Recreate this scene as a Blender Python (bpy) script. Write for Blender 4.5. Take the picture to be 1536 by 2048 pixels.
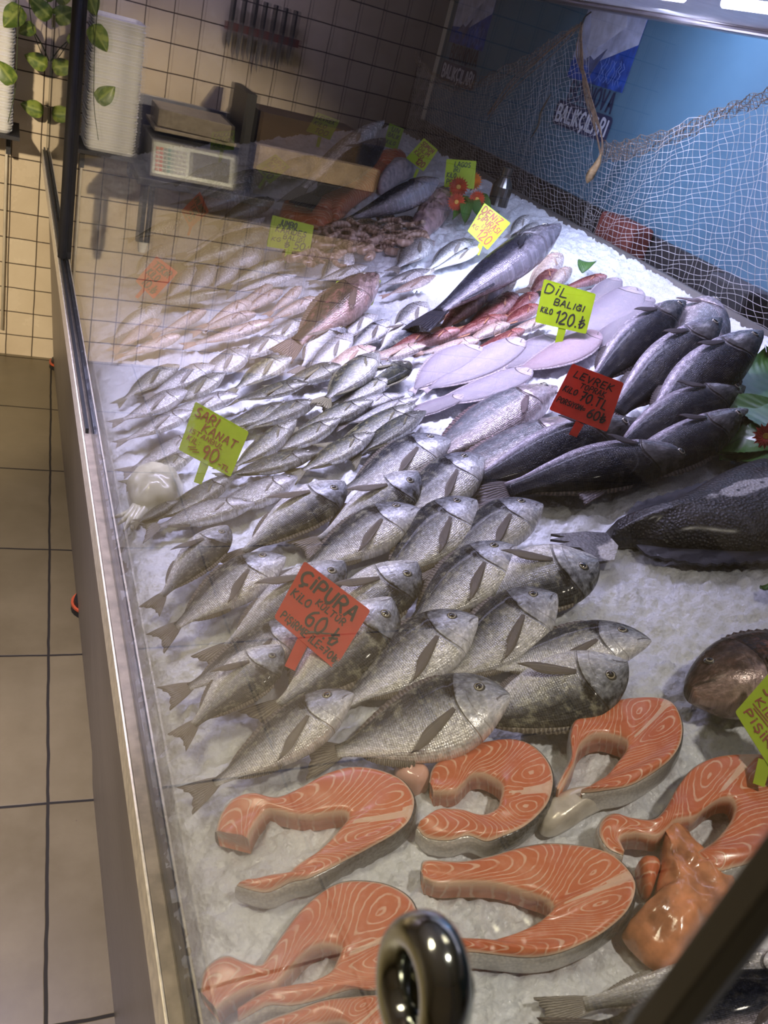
import bpy, math, random
import numpy as np
from mathutils import Vector, Matrix
random.seed(7); RNG = np.random.default_rng(11)
for o in list(bpy.data.objects): bpy.data.objects.remove(o)
SC = bpy.context.scene; COL = SC.collection

# ------------------------------------------------------------------ camera, world, lights, exposure
FPX = 1684.24
CAM = Vector((-0.1405, 0.0, 1.5173))
CR = Vector((0.9072, -0.3412, 0.2460)); CU = Vector((-0.0216, 0.5463, 0.8373)); CF = Vector((0.4201, 0.7650, -0.4883))
CF.normalize(); CR = (CR - CF*CR.dot(CF)).normalized(); CU = CR.cross(CF)
cd = bpy.data.cameras.new('camera'); cam = bpy.data.objects.new('camera', cd); COL.objects.link(cam)
cam.matrix_world = Matrix(((CR.x, CU.x, -CF.x, CAM.x), (CR.y, CU.y, -CF.y, CAM.y), (CR.z, CU.z, -CF.z, CAM.z), (0, 0, 0, 1)))
cd.sensor_fit = 'VERTICAL'; cd.sensor_height = 32.0; cd.lens = FPX/2048*32.0
cd.clip_start = 0.02; cd.clip_end = 30
cd.dof.use_dof = True; cd.dof.focus_distance = 1.25; cd.dof.aperture_fstop = cd.lens/2.0
SC.camera = cam
SC.view_settings.view_transform = 'Standard'; SC.view_settings.look = 'None'
SC.view_settings.gamma = 1.0; SC.view_settings.use_curve_mapping = False; SC.view_settings.exposure = 0.08
w = bpy.data.worlds.new('world'); SC.world = w; w.use_nodes = True
w.node_tree.nodes['Background'].inputs[0].default_value = (0.75, 0.8, 1.0, 1); w.node_tree.nodes['Background'].inputs[1].default_value = 0.02

def area(name, loc, target, sx, sy, power, col, spread=math.pi):
    l = bpy.data.lights.new(name, 'AREA'); l.shape = 'RECTANGLE'; l.size = sx; l.size_y = sy; l.energy = power; l.color = col; l.spread = spread
    o = bpy.data.objects.new(name, l); COL.objects.link(o); o.location = loc
    o.rotation_euler = (Vector(target)-Vector(loc)).to_track_quat('-Z', 'Y').to_euler(); return o
def spot(name, loc, target, power, col, size, blend=0.8, rad=0.06):
    l = bpy.data.lights.new(name, 'SPOT'); l.energy = power; l.color = col; l.spot_size = math.radians(size); l.spot_blend = blend; l.shadow_soft_size = rad
    o = bpy.data.objects.new(name, l); COL.objects.link(o); o.location = loc; o.rotation_euler = (Vector(target)-Vector(loc)).to_track_quat('-Z', 'Y').to_euler(); return o
area('ceiling_lamp', (-1.15, 0.7, 2.55), (-1.2, 0.7, 0), 0.4, 1.3, 24, (1.0, 0.86, 0.62), math.radians(85))
area('ceiling_lamp', (-1.0, 2.2, 2.55), (-1.1, 2.2, 0), 0.4, 0.8, 7, (1.0, 0.86, 0.60), math.radians(80))
spot('added_wall_spot', (-1.3, -1.3, 2.4), (-0.42, 3.5, 0.38), 820, (1.0, 0.82, 0.58), 23, 0.5)  # unseen narrow spot, added to brighten only the lower tiled wall
spot('front_spot', (0.30, -0.15, 2.45), (0.36, 0.30, 0.85), 40, (1.0, 0.90, 0.76), 50, 1.0, 0.05)
area('canopy_lamp', (0.72, 1.35, 1.66), (0.86, 1.35, 0.8), 0.10, 3.2, 32, (0.69, 0.65, 1.0), math.radians(115))
area('canopy_lamp', (1.10, 1.75, 1.64), (1.42, 1.75, 1.45), 0.03, 3.2, 18, (0.62, 0.68, 1.0))
area('cleaning_station_lamp', (-0.5, 3.05, 1.9), (-0.55, 3.5, 1.30), 0.4, 0.1, 3.2, (0.66, 0.60, 1.0))

def ray(x, y): return CF + CR*((x-768)/FPX) - CU*((y-1024)/FPX)
BN = Vector((-0.3, 0, 1)).normalized(); BO = Vector((0, 0, 0.80))       # the sloping bed of ice
def at(x, y, h=0.0):
    """point on the plane h above the sloping ice bed seen at pixel x, y"""
    d = ray(x, y); k = ((BO + BN*h - CAM).dot(BN))/d.dot(BN); return CAM + d*k
def onplane(x, y, P, N):
    d = ray(x, y); k = (P-CAM).dot(N)/d.dot(N); return CAM + d*k
def onx(x, y, X): return onplane(x, y, Vector((X, 0, 0)), Vector((1, 0, 0)))
def ony(x, y, Y): return onplane(x, y, Vector((0, Y, 0)), Vector((0, 1, 0)))

# ------------------------------------------------------------------ helpers
def tag(o, label=None, cat=None, group=None, kind=None):
    if label: o['label'] = label
    if cat: o['category'] = cat
    if group: o['group'] = group
    if kind: o['kind'] = kind
    return o
def mesh(name, V, F, uv=None, smooth=True):
    me = bpy.data.meshes.new(name); me.from_pydata([tuple(v) for v in V], [], [tuple(f) for f in F])
    if uv is not None:
        l = me.uv_layers.new(name='UVMap'); idx = np.empty(len(me.loops), dtype=np.int32); me.loops.foreach_get('vertex_index', idx)
        l.data.foreach_set('uv', np.asarray(uv, dtype=np.float32)[idx].ravel())
    if smooth: me.polygons.foreach_set('use_smooth', [True]*len(me.polygons))
    me.update(); return me
def obj(name, me, mat=None, parent=None):
    o = bpy.data.objects.new(name, me); COL.objects.link(o)
    if mat and not me.materials: me.materials.append(mat)
    if parent: o.parent = parent
    return o
def empty(name, loc):
    o = bpy.data.objects.new(name, None); COL.objects.link(o); o.location = loc; o.empty_display_size = 0.05
    bpy.context.view_layer.update(); return o
class MB:
    """collects boxes, tubes and prisms, links them as one mesh"""
    def __init__(s): s.V = []; s.F = []
    def add(s, V, F): n = len(s.V); s.V += [Vector(v) for v in V]; s.F += [[n+i for i in f] for f in F]; return s
    def box(s, a, b, R=None, o=None):
        V = [Vector((x, y, z)) for x in (a[0], b[0]) for y in (a[1], b[1]) for z in (a[2], b[2])]
        if R: V = [R @ v for v in V]
        if o: V = [v + Vector(o) for v in V]
        return s.add(V, [(0, 1, 3, 2), (4, 6, 7, 5), (0, 4, 5, 1), (2, 3, 7, 6), (0, 2, 6, 4), (1, 5, 7, 3)])
    def tube(s, pts, r, n=8, cap=True):
        pts = [Vector(p) for p in pts]; rs = r if hasattr(r, '__len__') else [r]*len(pts); V = []; F = []
        up = None
        for i, p in enumerate(pts):
            d = (pts[min(i+1, len(pts)-1)] - pts[max(i-1, 0)]).normalized()
            if up is None: up = d.orthogonal().normalized()
            up = (up - d*up.dot(d)).normalized(); v = d.cross(up)
            for k in range(n):
                a = 2*math.pi*k/n; V.append(p + (up*math.cos(a) + v*math.sin(a))*rs[i])
        for i in range(len(pts)-1):
            for k in range(n): F.append((i*n+k, i*n+(k+1) % n, (i+1)*n+(k+1) % n, (i+1)*n+k))
        if cap: F.append(tuple(range(n))[::-1]); F.append(tuple((len(pts)-1)*n+k for k in range(n)))
        return s.add(V, F)
    def prism(s, poly, off):
        n = len(poly); V = [Vector(p) for p in poly] + [Vector(p)+Vector(off) for p in poly]
        return s.add(V, [tuple(range(n)), tuple(range(2*n-1, n-1, -1))] + [(i, i+n, (i+1) % n+n, (i+1) % n) for i in range(n)])
    def build(s, name, mat, parent=None, smooth=False, bevel=0):
        me = mesh(name, s.V, s.F, smooth=smooth)
        if parent is not None and parent.type == 'EMPTY':
            for v in me.vertices: v.co -= parent.location
        o = obj(name, me, mat, parent)
        if bevel: m = o.modifiers.new('bevel', 'BEVEL'); m.width = bevel; m.segments = 2; m.limit_method = 'ANGLE'
        return o
def cr(pts, n):
    """Catmull-Rom resample of a polyline into n points"""
    P = [Vector(p) for p in pts]; P = [P[0]*2-P[1]] + P + [P[-1]*2-P[-2]]; out = []; m = len(P)-3
    for i in range(n):
        t = i/(n-1)*m; k = min(int(t), m-1); t -= k; a, b, c, d = P[k:k+4]
        out.append(0.5*((2*b) + (c-a)*t + (2*a-5*b+4*c-d)*t*t + (3*b-a-3*c+d)*t**3))
    return out

# ------------------------------------------------------------------ node helper
class G:
    def __init__(s, name):
        s.m = bpy.data.materials.new(name); s.m.use_nodes = True; s.t = s.m.node_tree; s.n = s.t.nodes; s.l = s.t.links
        s.n.clear(); s.out = s.n.new('ShaderNodeOutputMaterial')
    def node(s, t, **k):
        n = s.n.new(t)
        for a, b in k.items(): setattr(n, a, b)
        return n
    def set(s, sock, v):
        if isinstance(v, bpy.types.NodeSocket): s.l.new(v, sock)
        elif hasattr(v, '__len__') and len(v) == 3 and sock.type == 'RGBA': sock.default_value = (*v, 1)
        else: sock.default_value = v
    def M(s, op, a, b=0.0, c=None, clamp=False):
        n = s.node('ShaderNodeMath', operation=op, use_clamp=clamp); s.set(n.inputs[0], a); s.set(n.inputs[1], b)
        if c is not None: s.set(n.inputs[2], c)
        return n.outputs[0]
    def mix(s, f, a, b, mode='MIX'):
        n = s.node('ShaderNodeMix', data_type='RGBA', blend_type=mode); s.set(n.inputs[0], f); s.set(n.inputs[6], a); s.set(n.inputs[7], b); return n.outputs[2]
    def ramp(s, f, stops, interp='LINEAR'):
        n = s.node('ShaderNodeValToRGB'); n.color_ramp.interpolation = interp; e = n.color_ramp.elements
        while len(e) < len(stops): e.new(0.5)
        for i, (p, c) in enumerate(stops): e[i].position = p; e[i].color = (*c, 1) if hasattr(c, '__len__') else (c, c, c, 1)
        s.set(n.inputs[0], f); return n.outputs[0]
    def step(s, x, a, b):
        n = s.node('ShaderNodeMapRange', interpolation_type='SMOOTHSTEP'); s.set(n.inputs[0], x); s.set(n.inputs[1], a); s.set(n.inputs[2], b); return n.outputs[0]
    def noise(s, vec, scale, detail=2.0, rough=0.5, dist=0.0):
        n = s.node('ShaderNodeTexNoise'); s.set(n.inputs['Scale'], scale); s.set(n.inputs['Detail'], detail); s.set(n.inputs['Roughness'], rough); s.set(n.inputs['Distortion'], dist)
        if vec is not None: s.l.new(vec, n.inputs['Vector'])
        return n.outputs[0]
    def vor(s, vec, scale, feature='F1', out=0, rnd=1.0):
        n = s.node('ShaderNodeTexVoronoi', feature=feature); s.set(n.inputs['Scale'], scale); s.set(n.inputs['Randomness'], rnd)
        if vec is not None: s.l.new(vec, n.inputs['Vector'])
        return n.outputs[out]
    def vec(s, x, y, z=0.0):
        n = s.node('ShaderNodeCombineXYZ'); s.set(n.inputs[0], x); s.set(n.inputs[1], y); s.set(n.inputs[2], z); return n.outputs[0]
    def sep(s, v):
        n = s.node('ShaderNodeSeparateXYZ'); s.l.new(v, n.inputs[0]); return n.outputs
    def coord(s, k='Object'): return s.node('ShaderNodeTexCoord').outputs[k]
    def rand(s): return s.node('ShaderNodeObjectInfo').outputs['Random']
    def bump(s, h, strength=0.3, dist=0.002, normal=None):
        n = s.node('ShaderNodeBump'); s.set(n.inputs['Strength'], strength); s.set(n.inputs['Distance'], dist); s.set(n.inputs['Height'], h)
        if normal: s.l.new(normal, n.inputs['Normal'])
        return n.outputs[0]
    def pr(s, base, rough=0.5, metal=0.0, normal=None, **k):
        n = s.node('ShaderNodeBsdfPrincipled'); s.set(n.inputs['Base Color'], base); s.set(n.inputs['Roughness'], rough); s.set(n.inputs['Metallic'], metal)
        if normal is not None: s.l.new(normal, n.inputs['Normal'])
        for a, b in k.items(): s.set(n.inputs[a.replace('_', ' ')], b)
        s.l.new(n.outputs[0], s.out.inputs[0]); return n
def simple(name, col, rough=0.5, metal=0.0, var=0.06, scale=20, bump=0.0, **k):
    g = G(name); c = g.coord(); nz = g.noise(c, scale, 4)
    dark = tuple(x*(1-2*var) for x in col); lite = tuple(min(1, x*(1+2*var)) for x in col)
    g.pr(g.ramp(nz, [(0.3, dark), (0.7, lite)]), rough, metal, g.bump(nz, bump, 0.002) if bump else None, **k); return g.m

# ------------------------------------------------------------------ materials of the room
GA = -0.0389
def grid_mat(name, size, jw, cols, jcol, off, vertical, rough, dirt=0.0):
    g = G(name); p = g.sep(g.coord('Object')); a = p[0]; b = p[2] if vertical else p[1]
    wob = g.M('MULTIPLY', g.M('SUBTRACT', g.noise(g.coord('Object'), 9, 2), 0.5), jw*1.1)
    def j(v, o):
        f = g.M('FRACT', g.M('DIVIDE', g.M('ADD', g.M('ADD', v, wob), 50*size-o), size))
        return g.M('MULTIPLY', g.M('MINIMUM', f, g.M('SUBTRACT', 1.0, f)), size)
    d = g.M('MINIMUM', j(a, off[0]), j(b, off[1]))
    line = g.M('SUBTRACT', 1.0, g.step(d, jw*0.35, jw*0.62))
    cell = g.node('ShaderNodeTexWhiteNoise', noise_dimensions='3D')
    fl = lambda v, o: g.M('FLOOR', g.M('DIVIDE', g.M('ADD', v, 50*size-o), size))
    g.l.new(g.vec(fl(a, off[0]), fl(b, off[1])), cell.inputs[0])
    nz = g.noise(g.coord('Object'), 5, 6, 0.65); nz2 = g.noise(g.coord('Object'), 40, 4)
    base = g.ramp(g.M('ADD', g.M('MULTIPLY', nz, 0.75), g.M('MULTIPLY', cell.outputs[0], 0.2)), [(0.25, cols[0]), (0.5, cols[1]), (0.75, cols[2])])
    if dirt:
        spots = g.step(g.noise(g.coord('Object'), 55, 2), 0.77, 0.80); base = g.mix(g.M('MULTIPLY', spots, 0.6), base, (0.06, 0.045, 0.03))
        wet = g.step(g.noise(g.coord('Object'), 3, 5), 0.42, 0.62); base = g.mix(g.M('MULTIPLY', wet, dirt), base, cols[0])
    col = g.mix(line, base, jcol)
    r = g.M('ADD', rough, g.M('MULTIPLY', g.M('SUBTRACT', nz, 0.5), 0.3))
    h = g.M('SUBTRACT', g.M('MULTIPLY', nz2, 0.08), line)
    g.pr(col, g.mix(line, g.vec(r, r, r), (0.8, 0.8, 0.8)), 0.0, g.bump(h, 0.4, 0.002)); return g.m
M_FLOOR = grid_mat('floor_tile', 0.45, 0.0065, [(0.118, 0.094, 0.052), (0.165, 0.134, 0.078), (0.215, 0.178, 0.108)], (0.010, 0.007, 0.005), (0.0649, 2.1362), False, 0.38, 0.35)
M_WALL = grid_mat('wall_tile', 0.0979, 0.0042, [(0.58, 0.48, 0.34), (0.66, 0.56, 0.41), (0.72, 0.63, 0.48)], (0.055, 0.035, 0.022), (-0.0094, 0.0846), True, 0.25)
M_STEEL = G('brushed_steel'); g = M_STEEL; c = g.coord(); s_ = g.sep(c)
nz = g.noise(g.vec(g.M('MULTIPLY', s_[0], 400), g.M('MULTIPLY', s_[1], 3), g.M('MULTIPLY', s_[2], 400)), 1, 3)
big = g.noise(c, 3, 4)
g.pr(g.ramp(big, [(0.3, (0.20, 0.18, 0.165)), (0.7, (0.26, 0.235, 0.215))]), g.M('ADD', 0.36, g.M('MULTIPLY', nz, 0.14)), 0.75, g.bump(nz, 0.05, 0.001)); M_STEEL = g.m
M_CHROME = simple('chrome', (0.50, 0.53, 0.50), 0.12, 1.0, 0.03)
M_RAIL = simple('rail_steel', (0.24, 0.205, 0.16), 0.45, 0.25, 0.12, 60)
M_BRITE = simple('bright_edge', (0.80, 0.74, 0.62), 0.35, 0.4, 0.10, 90)
M_RUBBER = simple('black_rubber', (0.018, 0.02, 0.023), 0.45)
M_DARK = simple('dark_metal', (0.035, 0.035, 0.04), 0.5, 0.3)
M_BLACK = simple('black_plastic', (0.015, 0.015, 0.015), 0.4)
M_CEIL = simple('ceiling_paint', (0.7, 0.68, 0.63), 0.8)
M_PLASTER = simple('wall_paint', (0.62, 0.55, 0.42), 0.7)
M_WHITE = simple('white_plastic', (0.75, 0.74, 0.70), 0.45)
M_PIPE = simple('pipe_paint', (0.66, 0.6, 0.48), 0.45)
g = G('blue_backdrop'); nz = g.noise(g.coord(), 2.2, 3)
g.pr(g.ramp(nz, [(0.3, (0.08, 0.17, 0.26)), (0.7, (0.12, 0.25, 0.36))]), 0.42); M_BLUE = g.m
M_LOWER = simple('wall_shade_paint', (0.03, 0.028, 0.032), 0.6)  # dimness of the lower back wall put into a dark colour

def struct(o): o['kind'] = 'structure'; return o
# the tile grid of the room is turned by GA against the counter
def tileslab(name, a, b, mat, dx=0.0):
    m = MB(); m.box(a, b); o = m.build(name, mat); o.rotation_euler = (0, 0, GA); o.location = (-0.1405, 0, 0); return struct(o)
WY = 3.5104
tileslab('floor', (-2.6, -2.0, -0.06), (3.2, WY+0.1, 0.0), M_FLOOR)
tileslab('wall_far', (-2.6, WY, 0.0), (3.2, WY+0.08, 2.6), M_WALL)
tileslab('wall_left', (-2.68, -2.0, 0.0), (-2.6, WY, 2.6), M_PLASTER)
tileslab('wall_near', (-2.6, -2.08, 0.0), (3.2, -2.0, 2.6), M_PLASTER)
tileslab('ceiling', (-2.6, -2.0, 2.6), (3.2, WY, 2.66), M_CEIL)
struct(MB().box((1.42, -1.6, 1.22), (1.46, 3.56, 2.6)).build('wall_back', M_BLUE))
struct(MB().box((1.40, -1.6, 0.0), (1.455, 3.56, 1.22)).build('wall_shade_band_1', M_LOWER))  # dark band standing in for the shade low on the back wall
end = MB().box((0.03, 3.40, 0.86), (1.38, 3.425, 2.3)).build('end_panel', M_DARK)  # added dark sheet, keeps the wall tiles behind the glass from showing
tag(end, 'added dark panel covering the wall at the far end of the fish counter', 'panel')
pipe = MB().tube([(-0.128, 3.49, 0.11), (-0.128, 3.49, 1.15)], 0.005, 10).build('pipe', M_PIPE, smooth=True)
tag(pipe, 'thin white vertical pipe on the tiled wall left of the counter', 'pipe')

# ------------------------------------------------------------------ counter
ctr = empty('fish_counter', (0.65, 1.6, 0.0)); tag(ctr, 'long stainless steel fish counter holding the bed of ice', 'counter')
b = MB(); b.prism([(0.068, 1.275, 0), (0.005, 1.275, 0.805), (0.005, 3.43, 0.805), (0.068, 3.43, 0)], (0.006, 0, 0)); b.build('front_panel', M_STEEL, ctr)
b = MB(); b.prism([(0.062, -0.6, 0), (-0.004, -0.6, 0.81), (-0.004, 1.26, 0.81), (0.062, 1.26, 0)], (0.006, 0, 0)); b.build('front_panel', M_STEEL, ctr)
b = MB(); b.prism([(0.069, 1.259, 0), (0.0075, 1.259, 0.80), (0.0075, 1.276, 0.80), (0.069, 1.276, 0)], (0.006, 0, 0)); b.build('seam_strip', M_BLACK, ctr)
b = MB(); b.prism([(0.0, -0.6, 0.772), (1.27, -0.6, 1.153), (1.27, 3.40, 1.153), (0.0, 3.40, 0.772)], (0, 0, -0.03)); b.build('tray', M_STEEL, ctr)
b = MB(); b.box((1.262, -0.6, 0.0), (1.272, 3.40, 1.185)); b.build('back_panel', M_STEEL, ctr)
b = MB(); b.box((-0.0115, -0.6, 0.800), (0.001, 3.40, 0.838)); b.build('front_rail', M_RAIL, ctr, bevel=0.001)
MB().box((-0.0145, -0.6, 0.800), (-0.0120, 3.40, 0.8405)).build('rail_edge', M_BRITE, ctr, bevel=0.0006)
MB().box((0.001, -0.6, 0.80), (0.0042, 3.40, 0.8435)).build('glass_gasket', M_RUBBER, ctr)
b = MB(); b.box((-0.009, 1.28, 0.838), (-0.004, 3.40, 0.847)); b.build('rail_channel', M_RUBBER, ctr)
for x, y in ((0.105, 1.86), (0.105, 3.42)):
    f = MB().tube([(x-0.005, y, 0.0), (x-0.005, y, 0.035)], [0.05, 0.042], 24).build('counter_foot', M_BLACK, ctr, smooth=False)
    MB().tube([(x-0.005, y, 0.018), (x-0.005, y, 0.024)], [0.0505, 0.0505], 24).build('foot_ring', simple('orange_ring', (0.55, 0.10, 0.04), 0.4), ctr)

# glass panes: real sheet glass, reflection by Fresnel on both faces
g = G('sheet_glass'); geo = g.node('ShaderNodeNewGeometry')
ior = g.mix(geo.outputs['Backfacing'], (1.52, 1.52, 1.52), (1/1.52, 1/1.52, 1/1.52))
fr = g.node('ShaderNodeFresnel'); g.l.new(g.sep(ior)[0], fr.inputs[0])
tr = g.node('ShaderNodeBsdfTransparent'); tr.inputs[0].default_value = (0.985, 0.995, 0.99, 1)
gl = g.node('ShaderNodeBsdfGlossy'); gl.inputs['Roughness'].default_value = 0.0
mx = g.node('ShaderNodeMixShader'); g.l.new(fr.outputs[0], mx.inputs[0]); g.l.new(tr.outputs[0], mx.inputs[1]); g.l.new(gl.outputs[0], mx.inputs[2])
df = g.node('ShaderNodeBsdfDiffuse'); df.inputs[0].default_value = (0.8, 0.8, 0.82, 1)
tl = g.node('ShaderNodeBsdfTranslucent'); tl.inputs[0].default_value = (0.8, 0.8, 0.82, 1)
sm = g.node('ShaderNodeMixShader'); sm.inputs[0].default_value = 0.6; g.l.new(df.outputs[0], sm.inputs[1]); g.l.new(tl.outputs[0], sm.inputs[2])
gc = g.coord('Object'); gs = g.sep(gc)
drip = g.M('MULTIPLY', g.step(g.noise(g.vec(0, g.M('MULTIPLY', gs[1], 60), g.M('MULTIPLY', gs[2], 5)), 1, 3), 0.55, 0.75), g.step(g.noise(gc, 3.5, 3), 0.4, 0.7))
fy = g.M('DIVIDE', g.M('SUBTRACT', gs[1], 0.285), 0.07); fz = g.M('DIVIDE', g.M('SUBTRACT', gs[2], 1.50), 0.12)
fog = g.M('POWER', 2.718, g.M('MULTIPLY', g.M('ADD', g.M('MULTIPLY', fy, fy), g.M('MULTIPLY', fz, fz)), -1.0))
film = g.M('ADD', g.M('ADD', 0.004, g.M('MULTIPLY', fog, 0.10)), g.M('MULTIPLY', drip, 0.035))
m2 = g.node('ShaderNodeMixShader'); g.l.new(film, m2.inputs[0]); g.l.new(mx.outputs[0], m2.inputs[1]); g.l.new(sm.outputs[0], m2.inputs[2])
g.l.new(m2.outputs[0], g.out.inputs[0]); M_GLASS = g.m
M_EDGE = simple('glass_edge', (0.01, 0.035, 0.03), 0.15)
def pane(y0, y1, z1, lab):
    e = empty('front_glass', (0.0, (y0+y1)/2, 0.85)); tag(e, lab, 'glass pane', 'glass front of the counter')
    MB().box((-0.0005, y0, 0.838), (0.0055, y1, z1)).build('pane', M_GLASS, e)
    for y in (y0, y1)[(0 if y0 > 1 else 1):]: MB().box((-0.0008, y-0.0035, 0.838), (0.0058, y+0.0035, z1)).build('polished_edge', M_EDGE, e)
    return e
pane(0.0685, 2.17, 2.05, 'large near sheet of front glass mirroring the floor and wall tiles')
pane(2.215, 3.40, 2.05, 'narrow far sheet of front glass beside the tiled wall')
b = MB().tube([(-0.006, 2.15, 0.85), (-0.006, 2.15, 2.05)], 0.010, 12); b.tube([(0.012, 2.21, 0.85), (0.012, 2.21, 2.05)], 0.012, 12)
po = b.build('glass_post', M_DARK, smooth=True); tag(po, 'upright black metal post joining the two sheets of front glass', 'post')
po2 = MB().box((-0.001, 0.0600, 0.84), (0.002, 0.0670, 2.05)).build('edge_profile', simple('profile_grey', (0.10, 0.10, 0.10), 0.35, 0.3), bevel=0.001); MB().box((-0.001, 0.0560, 0.84), (0.002, 0.0600, 2.05)).build('dark_lip', M_RUBBER, po2); tag(po2, 'blurred grey edge profile crossing the lower right corner', 'edge strip')
clip = MB().box((-0.006, 3.30, 1.235), (0.010, 3.325, 1.275)).build('glass_clip', M_CHROME, bevel=0.003); tag(clip, 'small chrome clip on the edge of the far glass sheet', 'clip')
# chrome ring clamp
e = empty('glass_clamp', (0.0, 0.122, 1.256)); tag(e, 'blurred chrome ring clamp on the near glass, bottom centre', 'clamp')
V = []; F = []; nu, nv = 48, 18
for i in range(nu):
    a = 2*math.pi*i/nu
    for j in range(nv):
        t = 2*math.pi*j/nv; r = 0.0150 + 0.0062*math.cos(t)
        V.append((-0.010 + 0.009*math.sin(t), r*math.cos(a), r*1.25*math.sin(a)))
for i in range(nu):
    for j in range(nv): F.append((i*nv+j, ((i+1) % nu)*nv+j, ((i+1) % nu)*nv+(j+1) % nv, i*nv+(j+1) % nv))
o = obj('ring', mesh('ring', V, F), M_CHROME, e)
MB().tube([(-0.003, 0.122, 1.256), (0.004, 0.122, 1.256)], 0.010, 24).build('hub', simple('brass_dark', (0.20, 0.18, 0.12), 0.3, 0.8), e, smooth=False)

# ------------------------------------------------------------------ crushed ice
def vnoise(x, y, seed):
    r = np.random.default_rng(seed); T = r.random((64, 64)); xi = np.floor(x).astype(int); yi = np.floor(y).astype(int); fx = x-xi; fy = y-yi
    fx = fx*fx*(3-2*fx); fy = fy*fy*(3-2*fy)
    a = T[xi % 64, yi % 64]; b_ = T[(xi+1) % 64, yi % 64]; c_ = T[xi % 64, (yi+1) % 64]; d_ = T[(xi+1) % 64, (yi+1) % 64]
    return (a*(1-fx)+b_*fx)*(1-fy)+(c_*(1-fx)+d_*fx)*fy
def ice_h(X, Y):
    h = 0.012*(vnoise(X*9, Y*9, 1)-0.5) + 0.009*(vnoise(X*33, Y*33, 2)-0.5) + 0.0065*(vnoise(X*90, Y*90, 3)-0.5) + 0.0045*(vnoise(X*210+5, Y*210, 4)-0.5)
    cell = 0.0085; cx = X/cell; cy = Y/cell; best = np.full(X.shape, 9.0); hv = np.zeros(X.shape); r = np.random.default_rng(5); T1 = r.random((97, 97)); T2 = r.random((97, 97)); T3 = r.random((97, 97))
    for di in (-1, 0, 1):
        for dj in (-1, 0, 1):
            i = np.floor(cx).astype(int)+di; j = np.floor(cy).astype(int)+dj
            px = i+T1[i % 97, j % 97]; py = j+T2[i % 97, j % 97]; d = (px-cx)**2+(py-cy)**2; k = d < best; best = np.where(k, d, best); hv = np.where(k, T3[i % 97, j % 97], hv)
    return h + 0.0065*(hv-0.5)*np.clip(1.4-best*1.6, 0, 1)
xs = np.arange(0.010, 1.262, 0.0042); ys = [-0.58]
while ys[-1] < 3.39: ys.append(ys[-1] + (0.006 if ys[-1] < -.02 else 0.0026 + 0.0022*ys[-1]))
ys = np.array(ys); X, Y = np.meshgrid(xs, ys, indexing='ij')
H = ice_h(X, Y) - 0.022*np.exp(-((X-0.01)/0.02)**2) - 0.004
Z = 0.80 + 0.3*X + H
V = np.stack([X-0.287*H, Y, Z], -1).reshape(-1, 3); nx, ny = len(xs), len(ys)
I = np.arange(nx*ny).reshape(nx, ny); F = np.stack([I[:-1, :-1], I[1:, :-1], I[1:, 1:], I[:-1, 1:]], -1).reshape(-1, 4)
g = G('crushed_ice'); c = g.coord(); n1 = g.noise(c, 260, 3, 0.6); n2 = g.vor(c, 190); n3 = g.noise(c, 14, 4)
h = g.M('ADD', g.M('MULTIPLY', n1, 0.6), g.M('MULTIPLY', n2, 0.7))
g.pr(g.ramp(n3, [(0.3, (0.58, 0.60, 0.65)), (0.7, (0.76, 0.78, 0.83))]), g.ramp(n2, [(0.2, 0.22), (0.7, 0.55)]), 0.0, g.bump(h, 0.55, 0.003), Specular_IOR_Level=0.7)
M_ICE = g.m
ice = obj('crushed_ice', mesh('crushed_ice', V.tolist(), F.tolist(), smooth=True), M_ICE); tag(ice, 'sloping bed of crushed white ice under all the fish', 'ice', kind='stuff')
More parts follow.
